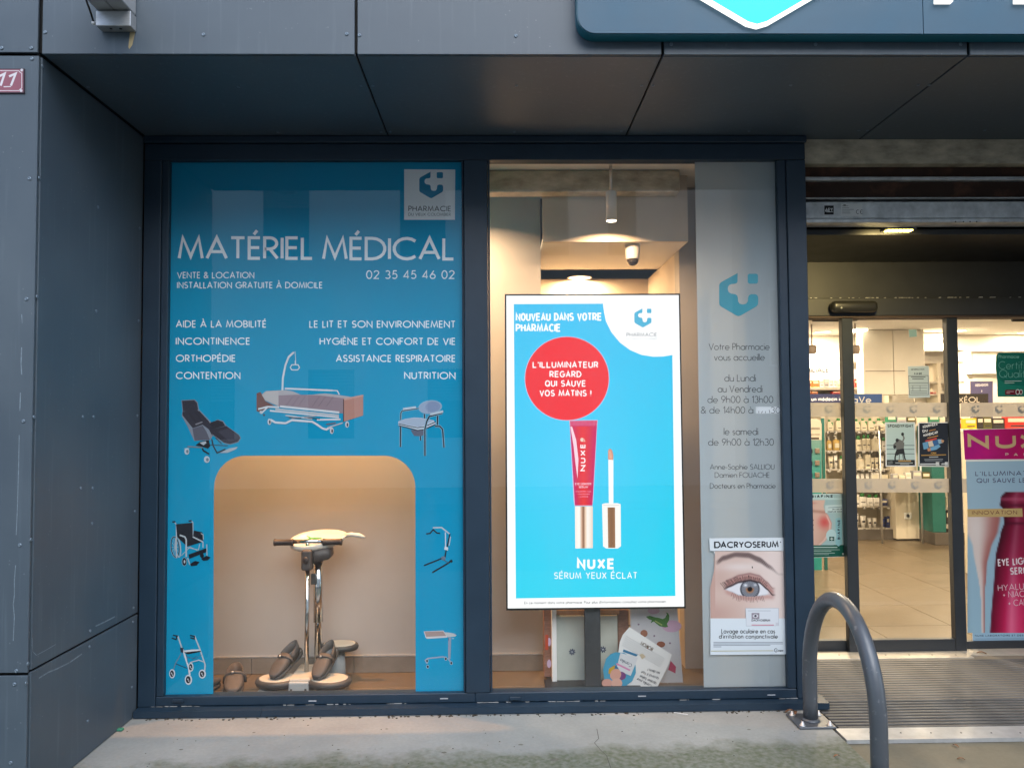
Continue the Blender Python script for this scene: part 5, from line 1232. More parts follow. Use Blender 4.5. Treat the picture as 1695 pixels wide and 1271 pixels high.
prism_print([(1019.5, 1079)] + [(1026 + 27 * math.cos(R(a)) - 0, 1108 + 29 * math.sin(R(a))) for a in (-75, -45, -15, 10, 40, 70)] + [(1022, 1137.5), (1004, 1137.5), (1000, 1122), (998, 1108), (1003, 1090), (1011, 1082)], YL - .004, .001).build('round_card', mat('blue_card', (.05, .30, .46), .5), lf)
p = Print(YL - .0012)
p.text((1082, 1072), (1062.5, 1061), 6.5, 'BOIRON', .15, (110, 90, 70)).ell(1072, 1073, .9, .9, (190, 40, 40))
for k in range(6):
    p.line([(1036 + k * -1.2, 1052 + k * 3.0), (1100 + k * -1.5, 1090 + k * 2.6)], .5, (170, 172, 172))
for s_, a0, a1 in (('Camilia, pour', (1079, 1133), (1055, 1121)), ('apaiser bébé', (1087, 1129), (1060, 1116)), ('quand il fait', (1091, 1121), (1062, 1109)), ('ses dents !', (1093, 1112), (1073, 1105))): p.text(a0, a1, 5, s_, .12, (70, 74, 84))
p.poly([(1058, 1083), (1064, 1081), (1069, 1086), (1063, 1091)], (206, 190, 160)).poly([(1032, 1074), (1056, 1083), (1053, 1086), (1031, 1078)], (60, 130, 170))
p.build('leaflet_print', M['inkmatt'], lf)
p = Print(YL - .0052)
p.poly([(1020, 1108), (1027, 1080), (1056, 1088), (1044, 1118)], (226, 228, 230)).text((1047, 1099), (1028, 1089), 6, 'Camilia', .14, (110, 120, 130)).line([(1020.5, 1098), (1043, 1109)], 3, (224, 150, 190))
p.ell(1017, 1111, 8, 10, (52, 120, 160)).poly([(1008, 1106), (1018, 1100), (1016, 1118), (1007, 1114)], (206, 166, 44)).ell(1028, 1118, 8, 7, (130, 70, 130)).ell(1019, 1116, 9, 10, (226, 170, 150), rot=30).ell(1005, 1130, 9, 7, (222, 164, 146)).ell(1021, 1130, 9, 8, (232, 180, 160))
p.build('card_print', M['inkmatt'], lf)

# ------------------------------------------------------------------ automatic entrance doors
def dz(y, Y=YD, x=1480): return P(x, y, Y).z
hb = empty('door_header', (2.7, YD, dz(525)), 'dark grey door operator beam above the glass entrance doors', 'door header')
b = MB(); b.box(1.635, 3.9, YD - .03, YD + .11, dz(523.5), 2.244, bev=.004); b.build('beam', M['hdr'], hb)
b = MB(); b.box(1.635, 3.9, YD - .028, YD + .1, dz(526.5), dz(523.5) - .001); b.build('brush_strip', mat('rust_strip', (.07, .045, .035), .7), hb)
b = MB()
for k in range(60):
    x = random.uniform(1.72, 3.6); s_ = random.uniform(.002, .006); b.box(x, x + s_ * 2, YD - .03, YD - .02, 2.2441, 2.2441 + s_ * .5)
tag(b.build('peeling_edge', M['white'], hb), kind='stuff')
q0, q1 = P(1374, 508, YD - .06), P(1451, 508, YD - .06)
sn = empty('door_sensor', ((q0.x + q1.x) / 2, YD - .03, q0.z - .04), 'black rounded motion sensor on the beam above the doors', 'sensor')
b = MB(); b.box(q0.x, q1.x, YD - .10, YD - .031, q0.z - .038, q0.z + .036, bev=.03, seg=5); o = b.build('body', mat('sensor_black', (.02, .02, .019), .35), sn)
for f in o.data.polygons: f.use_smooth = True
b = MB(); b.lathe((P(1393, 509, YD - .1).x, YD - .1005, q0.z - .012), [(.006, .001), (.006, -.001)], n=14, axis='Y'); b.build('mark', M['greyplast'], sn)
M['stile'] = mat('door_stile', (.028, .034, .042), .4, var=.08, scale=6)
def leaf(name, label, xs_, Yl, ztop, ybot, left_stile, right_stile, glass):
    e = empty(name, (P(sum(xs_) / 2, 800, Yl).x, Yl, 0), label, 'door')
    zb3 = P(1480, ybot, Yl).z
    for (a, c) in (left_stile, right_stile):
        if a is None: continue
        x0, x1 = P(a, 800, Yl).x, P(c, 800, Yl).x
        b = MB(); b.box(x0, x1, Yl - .02, Yl + .03, zb3, ztop, bev=.003); b.build('stile', M['stile'], e)
    g0, g1 = P(glass[0], 800, Yl).x, P(glass[1], 800, Yl).x
    b = MB(); b.box(g0 + .0005, g1 - .0005, Yl - .018, Yl + .028, zb3, zb3 + .075, bev=.003); b.build('bottom_rail', M['stile'], e)
    b = MB(); b.quad((g0 - .003, Yl, zb3 + .07), (g1 + .003, Yl, zb3 + .07), (g1 + .003, Yl, ztop), (g0 - .003, Yl, ztop)); b.build('pane', M['doorglass'], e)
    return e, g0, g1
M['band'] = frost_mat('frosted_band', (196, 190, 182), .22, .5)
def band(e, Yl, x0, x1, logos, k):
    for y0, y1 in ((666.5, 690), (792, 815)):
        prism_print([(x0, y0), (x1, y0), (x1, y1), (x0, y1)], Yl + .004, .0003).build('frosted_band', M['band'], e)
        p = Print(Yl + .0037)
        for lx_ in logos: p.logo(lx_ - 6 + (y0 - 666) * .02, y0 + 4.2, 12.5, (186, 182, 176))
        tag(p.build('band_emblems', M['inkmatt'], e), kind='stuff')
zt_d = dz(526.5) - .002
d1, *_ = leaf('side_leaf', 'narrow glass leaf of the entrance between window frame and first door post', (1330, 1393), YD + .05, zt_d, 1077, (None, None), (None, None), (1320, 1399))
band(d1, YD + .05, 1325, 1398, (1337, 1371), 0)
d2, *_ = leaf('sliding_door', 'glass sliding door in the middle of the entrance with two event posters', (1408, 1580), YD, zt_d, 1077, (1397.5, 1416), (1571.5, 1590), (1416, 1571.5))
band(d2, YD, 1416.5, 1571, (1434.5, 1473, 1511.5, 1550), 1)
d3, *_ = leaf('fixed_side_panel', 'glass side panel right of the sliding door carrying the magenta poster', (1592, 1800), YD + .045, zt_d, 1081, (None, None), (None, None), (1588, 1830))
band(d3, YD + .045, 1590, 1760, (1614, 1653, 1691), 2)
b = MB(); b.tube([P(1345, 528, YD + .12), P(1400, 528, YD + .12), P(1418, 527, YD + .12)], .018, 10); b.build('door_carriage', M['black'], hb)
b = MB(); b.tube([P(1676, 528, YD + .12), P(1760, 528, YD + .12)], .018, 10); b.build('door_carriage', M['black'], hb)

# posters on the doors
def sheet(name, label, pts, Y, parent_cat='poster', m_='poster_paper'):
    cx = sum(p_[0] for p_ in pts) / len(pts); by_ = max(p_[1] for p_ in pts)
    e = empty(name, P(cx, by_, Y), label, parent_cat)
    prism_print(pts, Y, .0004).build('sheet', bpy.data.materials[m_], e); return e
YQ = YD - .0012
e = sheet('notice_sheet', 'white printed notice with a small table taped to the sliding door', [(1502.5, 606), (1537.5, 605.5), (1539.5, 658), (1504, 659)], YQ, 'notice')
p = Print(YQ - .0001); p.poly([(1503, 606.5), (1537, 606), (1539, 657.5), (1504.5, 658.5)], (206, 222, 226))
p.text((1508, 612.8), (1530, 612.5), 2.4, 'INFORMATION', .2, (50, 60, 70)).text((1513, 620), (1526, 620), 3.4, 'A LA UNE', .2, (50, 60, 70)).line([(1503.8, 622), (1536.4, 621.5), (1537, 653), (1505.5, 653.5), (1503.8, 622)], .7, (60, 70, 80))
for y, a, c in ((624, 1508, 1532), (627, 1510, 1529), (634, 1505, 1536), (650, 1507, 1535)): p.line([(a, y), (c, y)], 1.1 if y < 630 else .7, (60, 66, 76))
for x in (1511, 1523): p.line([(x, 638), (x, 647)], .6, (90, 96, 106))
for y in (638, 642, 647): p.line([(1507, y), (1535, y)], .6, (100, 108, 118))
p.build('print', M['inkmatt'], e)
e = sheet('boxing_poster', 'pale event poster with a boxer raising one fist, left of the pair on the door', [(1465, 699), (1514.5, 698.5), (1516.5, 772), (1466, 772)], YQ)
p = Print(YQ - .0001); p.poly([(1467, 700.5), (1513, 700), (1514.5, 770), (1468, 770)], (196, 220, 220))
p.text((1469, 707.5), (1511.5, 707.5), 5, 'SPONDYFIGHT', .2, (30, 34, 38), gap=.36, even=.5)
for y in (737, 743.5, 751): p.line([(1467.6, y), (1513.8, y)], .9, (70, 80, 84))
Kc = (46, 50, 54)
p.poly([(1483, 729), (1486, 726), (1491, 728), (1494, 730), (1497, 733), (1496, 742), (1490, 747), (1484, 744), (1482, 736)], (120, 122, 120)).ell(1485, 728.5, 2.6, 3, Kc).line([(1494, 731), (1496.5, 725), (1494.5, 720)], 2.6, (130, 132, 130)).ell(1494, 718.5, 2.4, 2.8, Kc).line([(1484, 732), (1480, 736), (1483, 740)], 2.6, (110, 112, 110)).ell(1481, 739.5, 2.5, 3, Kc)
p.poly([(1484, 744), (1496, 742), (1498, 752), (1490, 751), (1485, 754), (1481, 752)], Kc).line([(1483, 750), (1481.5, 758), (1482, 765)], 2.4, Kc).line([(1496, 751), (1497.5, 758), (1500, 764)], 2.4, Kc).line([(1489, 752), (1488, 764)], 1, Kc).line([(1494, 752), (1496, 764)], 1, Kc)
p.poly([(1468, 761), (1514.3, 761), (1514.5, 770), (1468, 770)], (44, 48, 52)).poly([(1487, 761.5), (1508, 761.5), (1508, 764), (1487, 764)], (186, 150, 90)).line([(1482, 766), (1511, 766)], 1.2, (200, 206, 206)).line([(1490, 768.5), (1505, 768.5)], 1, (200, 206, 206)).poly([(1469, 764), (1477, 762), (1478, 767), (1470, 769)], (110, 116, 118))
p.build('print', M['inkmatt'], e)
e = sheet('handicap_days_poster', 'dark navy event poster with coloured blocks, right of the pair on the door', [(1519.5, 699), (1570.5, 698.5), (1571.5, 772.5), (1520, 772)], YQ)
p = Print(YQ - .0001); p.poly([(1521.5, 700.5), (1569, 700), (1570, 771), (1522, 770.5)], (34, 42, 56))
p.text((1527, 709), (1552, 703.5), 4.6, 'JOURNÉES', .24, (236, 238, 240), gap=.3).text((1527.5, 716), (1536, 714.3), 4.6, 'DU', .24, (236, 238, 240)).text((1529, 723), (1553, 717.5), 4.6, 'HANDICAP', .24, (236, 238, 240), gap=.3).line([(1538, 713), (1549, 710.5)], 1.2, (214, 160, 90)).line([(1535, 725), (1553, 721)], 1.2, (214, 160, 90))
for pts, c in (([(1531, 729), (1550, 724), (1551, 727), (1533, 732)], (206, 80, 70)), ([(1527, 733), (1536, 730.5), (1537, 742), (1529, 744)], (110, 170, 214)), ([(1536, 731), (1544, 729), (1546, 738), (1538, 740)], (226, 214, 200)), ([(1543, 730), (1552, 727), (1554, 736), (1546, 738)], (60, 110, 170)), ([(1552, 727), (1559, 727), (1560, 733), (1554, 735)], (150, 190, 220)), ([(1558, 727), (1563, 729), (1561, 733), (1558, 732)], (206, 160, 120)), ([(1539, 741), (1554, 735.5), (1557, 739), (1550, 744), (1540, 746)], (120, 180, 224)), ([(1535, 742), (1540, 741), (1541, 746), (1536, 747)], (214, 150, 110))): p.poly(pts, c)
p.text((1541, 751.5), (1550, 751), 3, 'FORUM', .2, (206, 160, 80)).line([(1525, 753.5), (1566, 752.5)], 1.6, (190, 150, 80)).line([(1538, 756.5), (1553, 756)], 1.4, (206, 210, 214)).line([(1530, 760.5), (1561, 760)], 1.2, (160, 168, 176)).line([(1531, 763), (1560, 762.5)], 1.2, (130, 138, 148)).poly([(1523, 767), (1568.5, 766.5), (1569, 769), (1523, 769.5)], (206, 212, 216)).rect(1549, 764.5, 1555, 770, (226, 230, 232)).ell(1556.5, 767, 2.2, 2.2, (60, 66, 74)).rect(1564, 764.5, 1569, 770, (226, 230, 232))
p.build('print', M['inkmatt'], e)
YQ1 = YD + .05 - .0012
e = sheet('sun_care_poster', 'sunburn cream poster with green foot on the narrow left leaf', [(1337, 817.5), (1397.5, 816.5), (1399, 921), (1339, 923)], YQ1)
p = Print(YQ1 - .0001); p.grad([(1337.5, 818), (1397, 817), (1398, 903), (1338.5, 903)], lambda u, v: (150 + 30 * u, 200 + 6 * u, 204 + 4 * u), 4, 4)
p.poly([(1338.5, 902), (1398, 901.5), (1398.8, 920.5), (1339.3, 922.5)], (10, 92, 78))
def burn(x, y):
    c = (150 + 30 * (x - 1337) / 60, 200, 205)
    e_ = curve([(827, 1366), (838, 1364), (846, 1366), (854, 1372), (866, 1377), (880, 1376), (893, 1368), (903, 1358)], y)
    k = 1 - sstep(e_ - 1.5, e_ + 1, x)
    sk = mixc((206, 164, 148), (232, 198, 184), sstep(1338, 1366, x) * sstep(900, 840, y) if False else .5 + .5 * math.sin((x - 1338) * .07 + (y - 830) * .03))
    sk = mixc(sk, (168, 118, 104), .6 * math.exp(-((y - 846 - (x - 1350) * .1) / 2.5) ** 2))
    sk = mixc(sk, (196, 112, 108), .7 * math.exp(-((y - 832.5) / 1.6) ** 2 - ((x - 1342) / 8) ** 2))
    sk = mixc(sk, (222, 84, 84), .85 * math.exp(-((x - 1365) / 10) ** 2 - ((y - 864) / 10) ** 2))
    sk = mixc(sk, (250, 226, 222), .7 * math.exp(-((x - (e_ - 3)) / 1.4) ** 2) * sstep(848, 858, y))
    return mixc(c, sk, k)
p.paint(1337.8, 827.5, 1380, 902, burn, 40, 60); p.up()
for y in (864, 872, 880): p.line([(1339, y + 2), (1344, y), (1347, y - 4)], 1.0, (90, 60, 54))
p.poly([(1338, 817.8), (1378, 817.2), (1380, 824), (1396, 824), (1396, 826.5), (1338, 827.5)], (196, 226, 228)).text((1342.5, 823.8), (1379, 823.4), 4.8, 'BIAFINE', .28, (10, 24, 34), gap=.4, even=.6)
p.poly([(1366, 836), (1395, 835), (1395.5, 848), (1366, 848.5)], (206, 230, 232)).text((1378, 844), (1394.5, 843.5), 2.4, 'EN CAS DE', .22, (20, 40, 60)).text((1370, 848), (1394.5, 847.5), 2.4, 'COUPS DE SOLEIL', .22, (20, 40, 60)).line([(1371, 840), (1394, 838.5)], .8, (90, 120, 140))
p.poly([(1383, 858), (1390, 856), (1394, 860), (1394, 900), (1388, 904), (1383, 900)], (150, 204, 216)).text((1390.6, 892.5), (1390.6, 860), 4.2, 'BIAFINE', .26, (14, 30, 60), gap=.4, even=.6).ell(1376, 886, 8.5, 10, (190, 224, 228)).rect(1372.5, 888, 1381, 895, (20, 84, 76)).line([(1374, 891.5), (1379.5, 891.5)], 1.2, (220, 236, 236)).line([(1376.8, 889.2), (1376.8, 894)], 1.2, (220, 236, 236))
for y, a, c in ((905.5, 1341, 1386), (909.5, 1341, 1390), (912, 1341, 1376), (915, 1341, 1382), (917.5, 1341, 1372)): p.line([(a, y), (c, y)], 1.4 if y < 907 else .6, (200, 226, 220))
p.ell(1395.5, 916.5, 1.4, 1.8, (220, 236, 236))
p.build('print', M['ink'], e)
YQ3 = YD + .045 - .0012
e = sheet('quality_sign', 'green certified quality sign on the glass beside the right door post', [(1649, 589), (1653, 583.5), (1760, 583), (1760, 657), (1651, 657), (1650.5, 632), (1648, 610)], YQ3, 'sign')
p = Print(YQ3 - .0001); p.poly([(1648.5, 589), (1653, 584), (1759, 583.5), (1759, 656.5), (1651.5, 656.5), (1651, 632), (1648.5, 610)], (24, 138, 118))
p.poly([(1648.8, 589), (1653, 584.3), (1759, 583.8), (1759, 618), (1745, 632), (1705, 639), (1672, 637), (1656, 630), (1651, 620)], (8, 118, 104))
p.text((1652, 593), (1687, 593), 5.8, 'Pharmacie', .13, (150, 214, 200)).text((1653, 611), (1715, 611), 13, 'Certifiée', .055, (140, 206, 192)).text((1654, 625), (1707, 625), 13, 'Qualité', .055, (140, 206, 192)).line([(1663, 631), (1691, 630.5)], 1.0, (210, 232, 226)).line([(1663, 634), (1679, 633.6)], 1.0, (210, 232, 226))
p.rect(1664, 645, 1692, 653.5, (120, 14, 40)).line([(1666, 648), (1678, 648)], 1, (220, 200, 206)).line([(1666, 650.5), (1672, 650.5)], 1, (220, 200, 206)).ring(1684.5, 648.8, 3, 4, 1.4, (220, 226, 222)).ring(1690, 648.8, 2.4, 3.8, 1.2, (220, 226, 222))
p.build('print', M['ink'], e)
e = sheet('magenta_poster', 'large magenta and pale blue cosmetics poster at the right edge of the entrance', [(1594, 711), (1790, 706), (1800, 1060), (1610, 1062.5), (1599, 762)], YQ3)
p = Print(YQ3 - .0002)
p.grad([(1594.5, 711.5), (1788, 707), (1790, 759), (1597, 760.5)], lambda u, v: (206 - 20 * abs(math.sin(9 * u + 2 * v)), 10 + 8 * math.sin(8 * u), 118 + 18 * math.sin(7 * u + 1)), 16, 4)
for ch, x0, x1 in (('N', 1602, 1637), ('U', 1648, 1682), ('X', 1688, 1726), ('E', 1735, 1762)): p.text((x0, 742.5), (x1, 741.5), 23.5, ch, .24, (214, 184, 138))
for ch, x0, x1 in (('P', 1664, 1669.5), ('A', 1678, 1685), ('R', 1694, 1700), ('I', 1708, 1709.5), ('S', 1717, 1722)): p.text((x0, 754.5), (x1, 754.5), 4.8, ch, .2, (226, 196, 180))
p.grad([(1598.5, 764), (1790, 761), (1799, 1059), (1610.5, 1061.5)], lambda u, v: (168 - 6 * v, 200, 222 + 4 * v), 4, 6)
p.text((1614.5, 787.5), (1727, 786.5), 7.6, "L'ILLUMINATEUR", .14, (58, 40, 92), gap=.3).text((1616.5, 799), (1752, 798), 7.6, 'QUI SAUVE LE REGARD', .14, (58, 40, 92), gap=.3)
def tubepic(x, y):
    c = (168 - 8 * (y - 760) / 300, 199, 221)
    # smear of cream running down the left
    cxs = curve([(815, 1632), (860, 1630), (900, 1622), (950, 1624), (1000, 1627), (1047, 1628)], 0) if False else None
    ctr = curve([(850, 1628), (890, 1626), (930, 1624), (960, 1626), (1000, 1627), (1047, 1627.5)], y); wd = curve([(848, 4), (856, 30), (880, 27), (905, 16), (940, 9), (980, 4), (1010, 2.6), (1047, 2.4)], y)
    if y > 849:
        d = (x - ctr) / wd; k = 1 - sstep(.8, 1.06, abs(d)); sk = mixc((232, 218, 214), (176, 108, 104), sstep(-.4, .95, d)); sk = mixc(sk, (240, 232, 230), .5 * math.exp(-((x - 1618) / 12) ** 2 - ((y - 875) / 22) ** 2)); c = mixc(c, sk, k)
    # tube body, neck and cap
    l, r = curve([(814, 1664), (822, 1657), (836, 1655), (842, 1660), (866, 1662), (880, 1657), (920, 1648), (1047, 1639)], y), curve([(814, 1738), (822, 1746), (836, 1748), (842, 1744), (866, 1742), (880, 1747), (920, 1756), (1047, 1768)], y)
    if y > 815 and l - 1 < x < r + 1:
        u = (x - l) / (r - l)
        st = [(0, (92, 8, 40)), (.07, (128, 14, 54)), (.18, (178, 26, 78)), (.27, (226, 96, 138)), (.36, (206, 44, 96)), (.6, (170, 18, 68)), (.85, (206, 60, 110)), (1, (110, 8, 44))]
        q = st[-1][1]
        for (a, ca), (cc, cb_) in zip(st, st[1:]):
            if a <= u <= cc: q = mixc(ca, cb_, (u - a) / (cc - a)); break
        kk = .72 + .42 * sstep(860, 1040, y); q = tuple(min(255, v * kk) for v in q)
        q = mixc(q, (232, 130, 164), .35 * math.exp(-((u - .3) / .1) ** 2) * sstep(930, 1040, y))
        for yy in (836, 866): q = mixc(q, (70, 4, 30), .6 * math.exp(-((y - yy) / 2.2) ** 2))
        q = mixc(q, (226, 120, 150), .5 * math.exp(-((y - 826) / 3) ** 2))
        c = mixc(c, q, sstep(l - 1, l + 1, x))
    return tuple(max(0, min(255, v)) for v in c)
p.paint(1601.5, 808, 1768, 1047, tubepic, 84, 100); p.up()
p.poly([(1601, 842.5), (1692, 841), (1693, 855), (1602, 855.5)], (206, 178, 120)).text((1609, 851.5), (1683.5, 850.8), 6.4, 'INNOVATION', .13, (110, 40, 50), gap=.3)
p.text((1652, 937), (1722, 932), 12, 'EYE LIGHTER', .17, (244, 232, 238), gap=.3).text((1672, 951), (1712, 949), 12, 'SERUM', .17, (244, 232, 238), gap=.3).text((1652, 978), (1740, 972), 10.5, 'HYALURONIC', .09, (240, 214, 224)).text((1660, 989), (1740, 985), 10.5, '+ NIACINAMIDE', .09, (240, 214, 224)).text((1669, 1003), (1725, 1000), 10.5, '+ CAFFEINE', .09, (240, 214, 224))
p.text((1614, 1053), (1780, 1052), 2.8, "NUXE LABORATOIRE ET DES SOINS D'ORIGINE NATURELLE", .2, (40, 60, 100)).line([(1614, 1057), (1780, 1056)], .7, (120, 140, 170))
p.build('print', M['ink'], e)
e = sheet('pale_square_sticker', 'small pale blue square sticker high on the sliding door glass', [(1504, 545.5), (1517, 545), (1518, 557.5), (1505, 558.5)], YQ, 'sticker')
p = Print(YQ - .0001); p.poly([(1504.3, 545.8), (1516.8, 545.3), (1517.7, 557.2), (1505.2, 558.2)], (150, 186, 190)); p.build('print', M['ink'], e)

# threshold and mat
th = empty('door_threshold', (2.5, 4.9, 0), 'pale aluminium threshold strip with screw heads under the doors', 'threshold')
b = MB(); b.box(1.635, G(1606, 1085).x, 4.845, YD - .022, -.022, .004, bev=.0015); b.box(G(1606, 1085).x + .002, 3.9, 4.90, YD + .02, -.022, .003); b.build('strip', mat('tan_aluminium', (.55, .50, .42), .45, .3, var=.12, scale=12), th)
b = MB()
for x in (1389, 1466, 1505, 1543, 1582):
    g = G(x, 1084.5); b.lathe((g.x, g.y, .004), [(.006, 0), (.005, .0012)], n=10)
tag(b.build('screw_heads', M['padrim'], th), kind='stuff')
em = empty('entrance_mat', (2.6, 4.3, 0), 'ribbed aluminium entrance mat sunk in front of the doors', 'mat')
b = MB(); b.box(1.60, 3.9, 3.80, 4.842, -.05, -.018); b.build('well', mat('mat_well_dark', (.025, .022, .02), .95, var=.3, scale=40), em)
M['slat'] = mat('worn_aluminium_slat', (.11, .11, .108), .6, .1, .4, var=.5, scale=5, stretch=(1, 5, 5), bump=.15, bscale=120)
M['brush'] = mat('dark_brush', (.035, .032, .03), .95, var=.4, scale=80, bump=.8, bscale=300)
ns = 27; dy = (4.838 - 3.806) / ns
b = MB(); b.box(1.625 - 2.76, 3.895 - 2.76, -.0105, .0105, -.016, -.0015, bev=.002); sme = b.mesh(); sme.materials.append(M['slat'])
b = MB(); b.box(1.625 - 2.76, 3.895 - 2.76, -.0068, .0068, -.018, -.006); bme = b.mesh(); bme.materials.append(M['brush'])
for k in range(ns):
    for nm, me, off in (('slat', sme, 0), ('brush_strip', bme, dy / 2)):
        o = bpy.data.objects.new(nm, me); COL.objects.link(o); o.parent = em; o.location = (2.76 - 2.6, 3.806 + dy * (k + .35) + off - 4.3, random.uniform(-.0006, .0004))
b = MB(); b.prism([(1.602, 3.672, -.022), (1.602, 3.672, -.004), (1.602, 3.80, -.001), (1.602, 3.80, -.022)], (2.29, 0, 0)); b.build('front_ramp', mat('worn_white_aluminium', (.42, .43, .43), .45, .3, var=.15, scale=14), em)
b = MB()
for x in (1440, 1491, 1541, 1591, 1641, 1689):
    g = G(x, 1212, -.002); b.lathe((g.x, g.y, -.0035), [(.005, 0), (.004, .0022)], n=8)
tag(b.build('ramp_screws', M['padrim'], em), kind='stuff')

# ------------------------------------------------------------------ steel hoop barrier
hp = empty('hoop_barrier', (1.525, 3.6, 0), 'dark grey steel tube hoop barrier bolted to the slab corner', 'barrier')
M['hoop'] = mat('grey_hoop_paint', (.095, .108, .125), .36, .25, .5, c2=(.20, .215, .23), thr=(.62, .72), scale=34, bump=.12, bscale=45)
h0, h1 = Vector((1.515, 3.875, 0)), Vector((1.527, 3.20, 0)); rad = (h0 - h1).length / 2
mid = (h0 + h1) / 2; dv = (h1 - h0).normalized()
ztop = P(1375, 978, 3.58).z - .034
zs = ztop - rad * 1.25
pts = [h0 + Vector((0, 0, .008)), h0 + Vector((0, 0, zs * .5)), h0 + Vector((0, 0, zs))]
for k in range(1, 20):
    a = math.pi * k / 20; pts.append(mid - dv * rad * math.cos(a) + Vector((0, 0, zs + rad * 1.25 * math.sin(a))))
pts += [h1 + Vector((0, 0, zs)), h1 + Vector((0, 0, zs * .5)), h1 + Vector((0, 0, -.02))]
b = MB(); b.tube(pts, .0345, 24); b.build('tube', M['hoop'], hp)
for h in (h0, h1):
    b = MB(); b.box(h.x - .09, h.x + .09, h.y - .09, h.y + .09, .001 if h is h0 else .001, .011, bev=.003); b.build('base_plate', M['hoop'], hp)
    b = MB(); b.lathe((h.x, h.y, .011), [(.046, 0), (.041, .006), (.036, .012)], n=24); b.build('weld_collar', M['hoop'], hp)
    for sx in (-1, 1):
        for sy in (-1, 1):
            b = MB(); b.lathe((h.x + sx * .066, h.y + sy * .066, .011), [(.017, 0), (.017, .003), (.010, .0035), (.010, .012), (.006, .013), (.006, .02)], n=6); b.build('bolt', M['alu'], hp)

# dead leaves
def leaf_mesh(seed):
    random.seed(seed); b = MB(); n = 10
    L_ = .03
    top = []
    for i in range(n + 1):
        t = i / n; w = .012 * math.sin(math.pi * t) ** .8 * random.uniform(.8, 1.1)
        z = .004 + .010 * math.sin(math.pi * t) + random.uniform(0, .002)
        top.append(((-w, (t - .5) * L_ * 2, z + .006), (0, (t - .5) * L_ * 2, z), (w, (t - .5) * L_ * 2, z + .005)))
    for A, B in zip(top, top[1:]):
        b.quad(A[0], A[1], B[1], B[0]); b.quad(A[1], A[2], B[2], B[1])
    return b.mesh()
M['leaf'] = mat('dry_leaf', (.20, .095, .045), .8, var=.4, scale=60)
for k, (x, y, z, rz_, lab) in enumerate(((1326, 1172, 0, 30, 'upright brown dead leaf against the hoop post'), (1308, 1180, 0, 100, 'curled brown leaf on the slab left of the hoop base plate'), (1316, 1183, 0, 160, 'small dark leaf scrap beside the hoop base plate'),
        (1625, 1083, -.004, 60, 'reddish dead leaf on the mat near the magenta poster'), (1385, 1253, 0, 110, 'dark twig scrap on the slab left of the front hoop leg'), (1582, 1236, -.024, 20, 'brown leaf scrap on the tan pavement in front of the mat'), (1591, 1258, -.024, 70, 'dry leaf lying nearest the camera on the tan pavement'))):
    g = G(x, y, z); me = leaf_mesh(20 + k); o = link_mesh('dead_leaf', me, M['leaf'], None, (0, 0, 0)); o.location = (g.x, g.y, z + .001); o.rotation_euler = (R(50) if k == 0 else 0, 0, R(rz_)); o.scale = (.9,) * 3 if k < 4 else (.55,) * 3
    tag(o, lab, 'leaf')
b = MB(); g = G(197, 1209); b.box(g.x - .02, g.x + .02, g.y - .012, g.y + .012, .001, .012, bev=.003); tag(b.build('green_scrap', mat('green_scrap', (.03, .20, .13), .6)), 'crumpled green scrap at the foot of the left return wall', 'litter')
b = MB(); a_, c_ = G(1115, 1181), G(1142, 1187); b.box(a_.x, c_.x, a_.y - .004, a_.y + .001, .0015, .003, rot=Matrix.Rotation(R(-25), 4, 'Z')); tag(b.build('paper_sliver', M['white']), 'thin white paper sliver on the slab below the right pane', 'litter')
# ------------------------------------------------------------------ shop interior seen through the doors
YK = 9.4
def kx(x, Y=YK): return P(x, 760, Y).x
def kz(y, Y=YK): return P(1440, y, Y).z
M['cab'] = mat('cream_cabinet', (.66, .60, .48), .5, var=.04, scale=5)
M['shelfb'] = mat('shelf_board', (.52, .48, .42), .45)
M['plinth'] = mat('grey_brown_plinth', (.10, .085, .07), .6)
M['green'] = mat('dark_green_panel', (.015, .13, .11), .5)
ORD = ['first', 'second', 'third', 'fourth', 'fifth', 'sixth', 'seventh', 'eighth', 'ninth', 'tenth']
us = empty('product_shelves', (kx(1420), YK, 0), 'cream wall shelf unit with five rows of products behind the sliding door', 'shelf unit')
xa, xb = kx(1362), kx(1478)
b = MB(); b.box(xa, xb, YK + .36, YK + .38, .10, kz(686)); b.build('back_panel', M['cab'], us)
for x0, x1 in ((1360, 1366.5), (1473, 1479)):
    b = MB(); b.box(kx(x0), kx(x1), YK - .01, YK + .38, .10, kz(655), bev=.003); b.build('side_panel', M['cab'], us)
b = MB(); b.box(xa, xb + .02, YK - .02, YK + .38, 0.001, kz(874) - .012, bev=.004); b.build('plinth', M['plinth'], us)
rows = [713, 745, 776, 807, 838, 874]
random.seed(9)
for i, y in enumerate(rows):
    b = MB(); b.box(kx(1367), kx(1472.5), YK, YK + .355, kz(y) - .014, kz(y), bev=.002); s_ = b.build('shelf_board', M['shelfb'], us)
    b = MB(); x = 1369
    while x < 1470:
        w = random.uniform(5, 7); b.box(kx(x), kx(x + w), YK - .006, YK - .001, kz(y) - .032, kz(y) - .002); x += w + random.uniform(3, 12)
    tag(b.build('price_tags', mat('price_tag_%d' % i, (.55, .53, .5), .5, c2=(.08, .08, .08), scale=55, thr=(.5, .55)), s_), kind='stuff')
